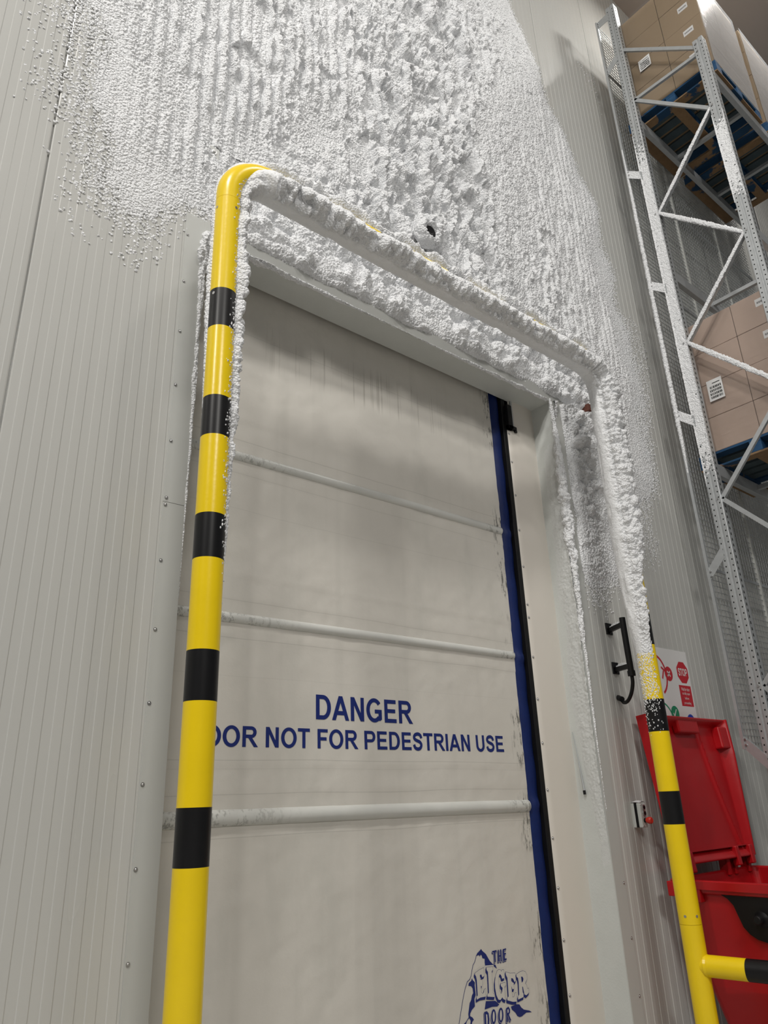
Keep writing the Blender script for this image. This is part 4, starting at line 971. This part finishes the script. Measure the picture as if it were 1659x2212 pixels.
# lid: a shallow tray standing on its hinge edge, leaning back to the wall; local u (along X), v (up the lid), w (out of its underside)
lid = thing('lid', (0, 0, 0), None, None); lid.parent = binn; lid.location = Vector((5.32, -0.20, 1.15)) - Vector(binn.location)
LU0, LU1, LV = -0.565, 0.565, 0.955
tilt = math.radians(7.0)
def lp(u, v, w): return (5.32 + (u if u < 0 else u*(1-0.20*(1-v/LV))), -0.19 + v*math.sin(tilt) - w*math.cos(tilt), 1.15 + v*math.cos(tilt) + w*math.sin(tilt))
def lid_w(u, v):
    a = (u-LU0)/(LU1-LU0); b = v/LV
    bow = 0.035*math.sin(math.pi*a)*0.0
    return bow
m = MB(); NU, NV = 140, 90
def wfun(u, v):
    eu = min(u-LU0, LU1-u); ev = min(v, LV-v)
    side = 0.085*(1-min(1, max(0, (eu-0.012)/0.10))**0.8) if eu > 0.012 else 0.085
    top = 0.070*(1-min(1, max(0, (LV-v-0.012)/0.05)))
    bot = 0.045*(1-min(1, max(0, (v-0.012)/0.06)))
    w = max(side*(0.35+0.65*min(1, (v+0.25)/LV)), top, bot)
    # two swept ribs on the underside
    for c in (-0.27, 0.215):
        ce = c + (0.27 if c > 0 else -0.16)*max(0, 1-v/LV)**1.8 - (0.02 if c > 0 else 0)
        w = max(w, 0.020*math.exp(-((u-ce)/0.013)**2))
    w = max(w, 0.012*(1 if (u > 0.215 + 0.27*max(0, 1-v/LV)**1.8) else 0))
    return w - 0.004
vs = []
for i in range(NU+1):
    for j in range(NV+1):
        u = LU0 + (LU1-LU0)*i/NU; v = LV*j/NV
        vs.append(lp(u, v, wfun(u, v)))
fs = [(i*(NV+1)+j, i*(NV+1)+j+1, (i+1)*(NV+1)+j+1, (i+1)*(NV+1)+j) for i in range(NU) for j in range(NV)]
m.add(vs, fs, 0, True)
n0 = len(m.v); back = []
for i in range(NU+1):
    for j in range(NV+1):
        u = LU0 + (LU1-LU0)*i/NU; v = LV*j/NV; back.append(lp(u, v, -0.010))
m.add(back, [tuple(reversed(f)) for f in fs], 0, True)
edge = [(i, 0) for i in range(NU)] + [(NU, j) for j in range(NV)] + [(i, NV) for i in range(NU, 0, -1)] + [(0, j) for j in range(NV, 0, -1)]
q = [a*(NV+1)+b for a, b in edge]; ne = len(q)
for k in range(ne): m.f.append((q[k], q[(k+1) % ne], n0+q[(k+1) % ne], n0+q[k])); m.m.append(0); m.sm.append(False)
m.build('lid_shell', M_['red'], lid)
m = MB()
def lbox(u0, u1, v0, v1, w0, w1):
    c = [lp(u, v, w) for u, v, w in ((u0,v0,w0),(u1,v0,w0),(u1,v1,w0),(u0,v1,w0),(u0,v0,w1),(u1,v0,w1),(u1,v1,w1),(u0,v1,w1))]
    m.add(c, [(0,3,2,1),(4,5,6,7),(0,1,5,4),(1,2,6,5),(2,3,7,6),(3,0,4,7)])
lbox(-0.14, 0.15, 0.845, 0.94, 0.0, 0.055)
m.build('grip_pocket', M_['red'], lid, bevel=0.012)
m = MB(); lbox(0.42, 0.55, 0.74, 0.90, 0.0, 0.072); m.build('corner_block', M_['red'], lid, bevel=0.012)
m = MB(); lbox(-0.555, -0.47, 0.68, 0.93, 0.0, 0.045); lbox(-0.52, -0.51, 0.68, 0.94, 0.0, 0.075); lbox(-0.465, -0.455, 0.68, 0.94, 0.0, 0.075); m.build('corner_block', M_['red'], lid, bevel=0.004)
for u in (-0.44, 0.235, 0.49):
    m = MB(); lbox(u-0.028, u+0.028, -0.05, 0.075, 0.0, 0.052); m.build('hinge_lug', M_['red'], lid, bevel=0.008)
m = MB(); lbox(LU0+0.02, LU1-0.02, 0.070, 0.078, 0, 0.03); m.build('stiffening_rib', M_['red'], lid)

# ------------------------------------------------------------------ pallet racking
RX = 5.90
rack = thing('pallet_rack', (RX, -0.8, 0), 'tall frosted galvanised pallet rack with mesh backing right of the door', 'rack')
def upright(y0, y1, ztop, holes):
    """one lipped channel post; aisle-side web at x=RX, two columns of 50 mm pitch holes"""
    m = MB(); ym = (y0+y1)/2; th = 0.004
    prof = [(RX+0.085, y0+0.014), (RX+0.085, y0), (RX+0.004, y0), (RX, y0+0.004), (RX, ym-0.012), (RX+0.008, ym-0.006), (RX+0.008, ym+0.006), (RX, ym+0.012), (RX, y1-0.004), (RX+0.004, y1), (RX+0.085, y1), (RX+0.085, y1-0.014)]
    n = len(prof)
    inner = [(RX+0.081, y0+0.014), (RX+0.081, y0+th), (RX+0.006, y0+th), (RX+th, y0+0.006), (RX+th, ym-0.016), (RX+0.012, ym-0.008), (RX+0.012, ym+0.008), (RX+th, ym+0.016), (RX+th, y1-0.006), (RX+0.006, y1-th), (RX+0.081, y1-th), (RX+0.081, y1-0.014)]
    m.prism(prof + inner[::-1], 'z', 0.01, ztop, 0)
    z = 0.6
    while z < ztop-0.03:
        for yy in (y0+0.020, y1-0.020):
            k = 8; m.poly([(RX-0.0006, yy+0.0058*math.cos(2*math.pi*i/k), z+0.0075*math.sin(2*math.pi*i/k)) for i in range(k)], 1)
        # slots in the front flange
        m.poly([(RX+0.03, y0-0.0006, z+0.012), (RX+0.05, y0-0.0006, z+0.012), (RX+0.046, y0-0.0006, z+0.036), (RX+0.034, y0-0.0006, z+0.036)], 1)
        z += 0.05
    return m.build('upright', [M_['galv'], M_['hole']], rack, recalc=False)
rear = upright(-0.478, -0.378, 10.07, True)
front = upright(-1.275, -1.172, 8.66, True)
for y in (-0.428, -1.224):
    MB().box((RX-0.03, y-0.07, 0), (RX+0.12, y+0.07, 0.012)).build('base_plate', M_['galv'], rack)
# zig-zag bracing
Ln = [9.319, 8.545, 6.972, 5.442, 3.888, 2.33, 0.78]; Rn = [8.60, 8.50, 7.758, 6.226, 4.66, 3.11, 1.55]
yl, yr = -0.475, -1.176
br = [(Ln[0], Rn[0]), (Ln[1], Rn[1])] + [(Ln[k], Rn[k+1]) for k in range(1, 6)] + [(Ln[k], Rn[k]) for k in range(2, 7)]
for a, b in br:
    m = MB(); p, q = Vector((RX+0.032, yl, a-0.035 if False else a)), Vector((RX+0.032, yr, b))
    d = (q-p).normalized(); s = Vector((0, -d.z, d.y)) if True else None
    m.bar(p, q, 0.036, 0.028, (1, 0, 0)).build('brace', M_['galv'], rack)
fb = None
for y, z in [(yl+0.028, z) for z in Ln[:6]] + [(yr-0.028, z) for z in Rn[:6]]:
    if fb is None: fb = MB().cyl((RX+0.001, y, z), (RX-0.006, y, z), 0.011, 6, 0, False).build('bolt', M_['steel'], rack); f0 = (y, z)
    else: copy_obj(fb, rack, (0, y-f0[0], z-f0[1]))
# frost grown on the aisle face of the posts and on the braces
def post_frost(y0, y1, za, zb, zc, zd, parent, tk):
    ys = np.arange(y0-0.004, y1+0.004, 0.0065); zs = np.arange(za, zd, 0.0075)
    Yq, Zq = np.meshgrid(ys, zs, indexing='ij')
    t = sm(Zq, za, zb)*(1-sm(Zq, zc, zd))
    e = np.minimum(Yq-ys[0], ys[-1]-Yq)
    h = t*(0.003 + tk*bumps(Yq/0.020, Zq/0.024, 51, 0.5, 0.9, 0.1) + 0.5*tk*bumps(Yq/0.011, Zq/0.012, 52)) + 0.010*t*np.clip(1-e/0.012, 0, 1)*bumps(Yq*0+0.5, Zq/0.022, 53)
    h = h - 0.0042
    P = np.stack([RX-np.clip(h, -0.004, None), Yq, Zq], -1)
    grid_mesh('frost_coat', P[:, ::-1], (h > 0)[:, ::-1], M_['frost'], parent, label='white frost')
post_frost(-0.478, -0.378, 3.6, 4.7, 7.2, 8.6, rear, 0.0055)
post_frost(-1.275, -1.172, 6.3, 6.9, 7.3, 7.85, front, 0.004)
def brace_frost(z0, z1, tk):
    p, q = np.array((RX+0.008, yl, z0)), np.array((RX+0.008, yr, z1)); n = 140
    s = np.linspace(0, 1, n); a = np.linspace(0, 2*np.pi, 22, endpoint=False); Sg, Ag = np.meshgrid(s, a, indexing='ij')
    L = np.linalg.norm(q-p); d = (q-p)/L; b = np.cross(d, [1.0, 0, 0])
    t = np.sin(np.pi*np.clip(s*1.02, 0, 1))[:, None]**0.5
    r = 0.009 + tk*bumps(Sg*L/0.022, Ag*0.8, 61)*t
    C = p+(q-p)*s[:, None]
    P = C[:, None, :] + (np.cos(Ag)*r*0.7)[..., None]*np.array([-1.0, 0, 0]) + (np.sin(Ag)*r*1.6)[..., None]*b
    grid_mesh('frost_coat', P, np.ones_like(Sg, bool), M_['frost'], rack, wrap=True, label='white frost')
for z0, z1, tk in ((Ln[2], Rn[3], 0.009), (Ln[3], Rn[4], 0.010), (Ln[3], Rn[3], 0.006), (Ln[2], Rn[2], 0.006)): brace_frost(z0, z1, tk)
# beams
def beam(y, z, x1=8.7):
    mb = MB().box((RX+0.085, y-0.024, z-0.11), (x1, y+0.024, z))
    mb.box((RX+0.082, y-0.03, z-0.16), (RX+0.09, y+0.03, z+0.03)).build('beam', M_['galv'], rack, bevel=0.003)
for z in (4.235, 6.30, 8.315):
    beam(-0.445, z); beam(-1.225, z)
    for x in (6.75, 7.65):
        MB().box((x-0.02, -1.2, z-0.06), (x+0.02, -0.47, z-0.02)).build('tie_bar', M_['galv'], rack)
# far end frame of the bay
m = MB().box((8.7, -0.478, 0), (8.79, -0.378, 10.0)).build('upright', M_['galv'], rack)
m = MB().box((8.7, -1.275, 0), (8.79, -1.172, 8.66)).build('upright', M_['galv'], rack)
# back mesh on stand-off brackets
MY = -0.245
mesh_ = thing('mesh_panel', (0, 0, 0), None, None); mesh_.parent = rack; mesh_.location = Vector((7.3, MY, 1.88)) - Vector(rack.location)
m = MB(); w = 0.0022
x = RX+0.05
while x < 8.75: m.box((x-w, MY-w, 1.9), (x+w, MY+w, 9.97)); x += 0.05
z = 1.93
while z < 9.96: m.box((RX, MY-2*w-0.0018, z-w), (8.75, MY-w, z+w)); z += 0.05
m.build('wire_grid', M_['galv'], mesh_)
MB().box((RX-0.012, MY-0.012, 1.88), (RX+0.012, MY+0.012, 9.99)).build('edge_tube', M_['galv'], mesh_)
for x in (6.84, 7.87): MB().box((x-0.013, MY-0.013, 1.88), (x+0.013, MY+0.013, 9.99)).build('edge_tube', M_['flash'], mesh_)
for z in (3.33, 4.79, 6.25, 7.70, 9.17): MB().box((RX, MY-0.008, z-0.012), (8.75, MY+0.008, z+0.012)).build('cross_tube', M_['galv'], mesh_)
def edge_frost():
    za = np.arange(4.2, 8.0, 0.006); a = np.linspace(0, 2*np.pi, 20, endpoint=False)
    Sg, Ag = np.meshgrid(za, a, indexing='ij'); t = sm(Sg, 4.2, 4.8)*(1-sm(Sg, 6.6, 8.0))
    r = 0.010 + t*(0.006+0.009*bumps(Sg/0.020, Ag*0.75, 71, 0.5, 0.9, 0.15))
    P = np.stack([RX-0.004+r*np.cos(Ag), MY-0.002+r*np.sin(Ag), Sg], -1)
    grid_mesh('frost_coat', P, np.ones_like(Sg, bool), M_['frost'], mesh_, wrap=True, label='white frost')
edge_frost()
# brackets between post and mesh
for zm, zu in ((9.93, 9.93), (9.15, 9.27), (7.65, 7.52), (6.22, 6.09), (4.78, 4.65), (3.27, 3.43), (1.93, 1.77)):
    mb = MB(); q = [(-0.400, zu+0.055), (MY-0.005, zm+0.050), (MY-0.005, zm-0.050), (-0.400, zu-0.055)]
    mb.prism(q, 'x', RX-0.004, RX-0.0005)
    mb.add([(RX-0.0005, -0.400, zu+0.055), (RX+0.028, -0.400, zu+0.055), (RX+0.028, MY-0.005, zm+0.050), (RX-0.0005, MY-0.005, zm+0.050)], [(0, 1, 2, 3)])
    b = mb.build('stand_off_bracket', M_['galv'], rack)
    for dz_ in (-0.020, 0.020): MB().cyl((RX+0.004, MY-0.022, zm+dz_), (RX-0.016, MY-0.022, zm+dz_), 0.0075, 6, 0, False).build('bolt', M_['steel'], b)
    if 4.5 < zm < 8:
        ys = np.arange(-0.378, MY-0.004, 0.0065); vs_ = np.arange(-0.052, 0.053, 0.0065); Yq, Vq = np.meshgrid(ys, vs_, indexing='ij')
        Zq = Vq + zu + (zm-zu)*(Yq+0.400)/(MY-0.005+0.400)
        hq = 0.004 + 0.0055*bumps(Yq/0.020, Zq/0.024, 51, 0.5, 0.9, 0.1)
        grid_mesh('frost_coat', np.stack([RX-0.004-hq, Yq, Zq], -1)[:, ::-1], np.ones_like(Yq, bool), M_['frost'], b, label='white frost')

# ------------------------------------------------------------------ pallets and their wrapped loads
def pallet(name, x0, y0, z0, lx, ly, label):
    t = thing(name, (x0+lx/2, y0+ly/2, z0), label, 'pallet', 'blue pallets on the rack')
    n = 7; bw = 0.105
    first = None
    for k in range(n):                                   # top deck boards across the pallet
        x = x0 + (lx-bw)*k/(n-1)
        MB().box((x, y0, z0+0.125), (x+bw, y0+ly, z0+0.147)).build('deck_board', M_['pallet'] if k in (0, n-1) else M_['deck'], t, bevel=0.002)
    for y in (y0, y0+ly/2-0.05, y0+ly-0.10):             # stringer boards under the deck
        MB().box((x0, y, z0+0.103), (x0+lx, y+0.10, z0+0.125)).build('stringer_board', M_['pallet'], t, bevel=0.002)
    for y in (y0, y0+ly/2-0.05, y0+ly-0.10):
        for x in (x0, x0+lx/2-0.06, x0+lx-0.12):
            MB().box((x, y, z0+0.018), (x+0.12, y+0.10, z0+0.103)).build('block', M_['pallet'], t, bevel=0.004)
    for y in (y0, y0+ly/2-0.05, y0+ly-0.10):
        MB().box((x0+0.10, y, z0), (x0+lx-0.10, y+0.10, z0+0.018)).build('bottom_board', M_['worn'], t, bevel=0.002)
    for x in (x0, x0+lx-0.10):
        MB().box((x, y0, z0), (x+0.10, y0+ly, z0+0.018)).build('bottom_board', M_['worn'], t, bevel=0.002)
    return t
def load(name, x0, y0, z0, lx, ly, rows, hz, mat, label, stickers=True, splits=None):
    t = thing(name, (x0+lx/2, y0+ly/2, z0), label, 'wrapped load', 'wrapped pallet loads on the rack')
    rnd = random.Random(int(z0*10+x0*7)); g = 0.0025
    ysplit = splits or [y0, y0+ly*0.46, y0+ly]
    xs_ = [x0, x0+lx/2, x0+lx]
    for r in range(rows):
        for a, b in zip(ysplit[:-1], ysplit[1:]):
            for c, d in zip(xs_[:-1], xs_[1:]):
                ji = rnd.uniform(-0.002, 0.002)
                box = MB().box((c+g+ji, a+g, z0+r*hz+0.001), (d-g+ji, b-g, z0+(r+1)*hz-0.002)).build('carton', mat, t, bevel=0.004)
                if c == x0 and stickers:
                    m = MB(); xx = c+ji-0.0012+g
                    if a < ysplit[0]+0.01:               # small barcode sticker near the front top corner
                        yb, zb = a+0.10, z0+r*hz+hz*0.56
                        m.box((xx, yb, zb), (xx+0.001, yb+0.11, zb+0.075), 0)
                        for q in range(16):
                            yk = yb+0.012+q*0.0055
                            m.box((xx-0.0006, yk, zb+0.026), (xx, yk+(0.0036 if q % 3 else 0.002), zb+0.046), 1)
                        m.build('sticker', [M_['label'], M_['ink']], box)
    # stretch film round the sides
    f = 0.012
    def filmwall(axis, fixed, a0, a1, name_, mat_, sgn):
        nu, nv = 26, 30; Uq, Vq = np.meshgrid(np.linspace(a0, a1, nu), np.linspace(z0+0.002, z0+rows*hz+0.01, nv), indexing='ij')
        off = f + 0.006*(fbm(Uq*6+fixed, Vq*9, 3, 4)-0.5)
        if axis == 'x': P = np.stack([fixed+sgn*off, Uq, Vq], -1)
        else: P = np.stack([Uq, fixed+sgn*off, Vq], -1)
        if (axis == 'x') == (sgn < 0): P = P[::-1]
        grid_mesh(name_, P, np.ones_like(Uq, bool), mat_, t)
    filmwall('x', x0, y0-f, y0+ly+f, 'stretch_film', M_['film'], -1)
    filmwall('y', y0, x0-f, x0+lx+f, 'stretch_film', M_['filmthick'], -1)
    return t
def big_label(parent, x, y0, y1, z0, z1):
    m = MB().box((x, y0, z0), (x+0.001, y1, z1), 0); rnd = random.Random(3); h = z1-z0
    for r in range(4):
        z = z0+h*(0.10+0.16*r); y = y0+0.015
        while y < y1-0.02:
            wd = rnd.uniform(0.003, 0.011); m.box((x-0.0006, y, z), (x, min(y+wd, y1-0.012), z+h*0.11), 1); y += wd+rnd.uniform(0.002, 0.006)
    m.box((x-0.0006, y0+0.02, z1-h*0.2), (x, y1-0.05, z1-h*0.16), 1)
    return m.build('pallet_label', [M_['label'], M_['ink']], parent)
pallet('pallet', 6.095, -1.275, 8.325, 1.0, 1.0, 'worn blue pallet under the upper brown cartons beside the frame')
u = load('pallet_load', 6.10, -1.262, 8.475, 0.98, 0.905, 4, 0.362, M_['card'], 'upper film wrapped stack of brown cartons nearest the rack frame', splits=[-1.262, -0.847, -0.355])
big_label(u, 6.083, -0.672, -0.535, 9.03, 9.19)
pallet('pallet', 7.26, -1.275, 8.325, 1.0, 1.0, 'blue pallet under the second wrapped stack along the upper beam')
load('pallet_load', 7.27, -1.262, 8.475, 0.98, 0.905, 4, 0.372, M_['card'], 'second film wrapped stack further along the upper beam')
pallet('pallet', 6.095, -1.275, 4.245, 1.0, 1.0, 'dark blue pallet under the lower pinkish cartons beside the frame')
u = load('pallet_load', 6.10, -1.262, 4.395, 0.98, 0.86, 4, 0.331, M_['cardlow'], 'lower film wrapped stack of pinkish cartons nearest the rack frame', splits=[-1.262, -0.838, -0.402])
big_label(u, 6.083, -0.630, -0.490, 4.865, 5.075)
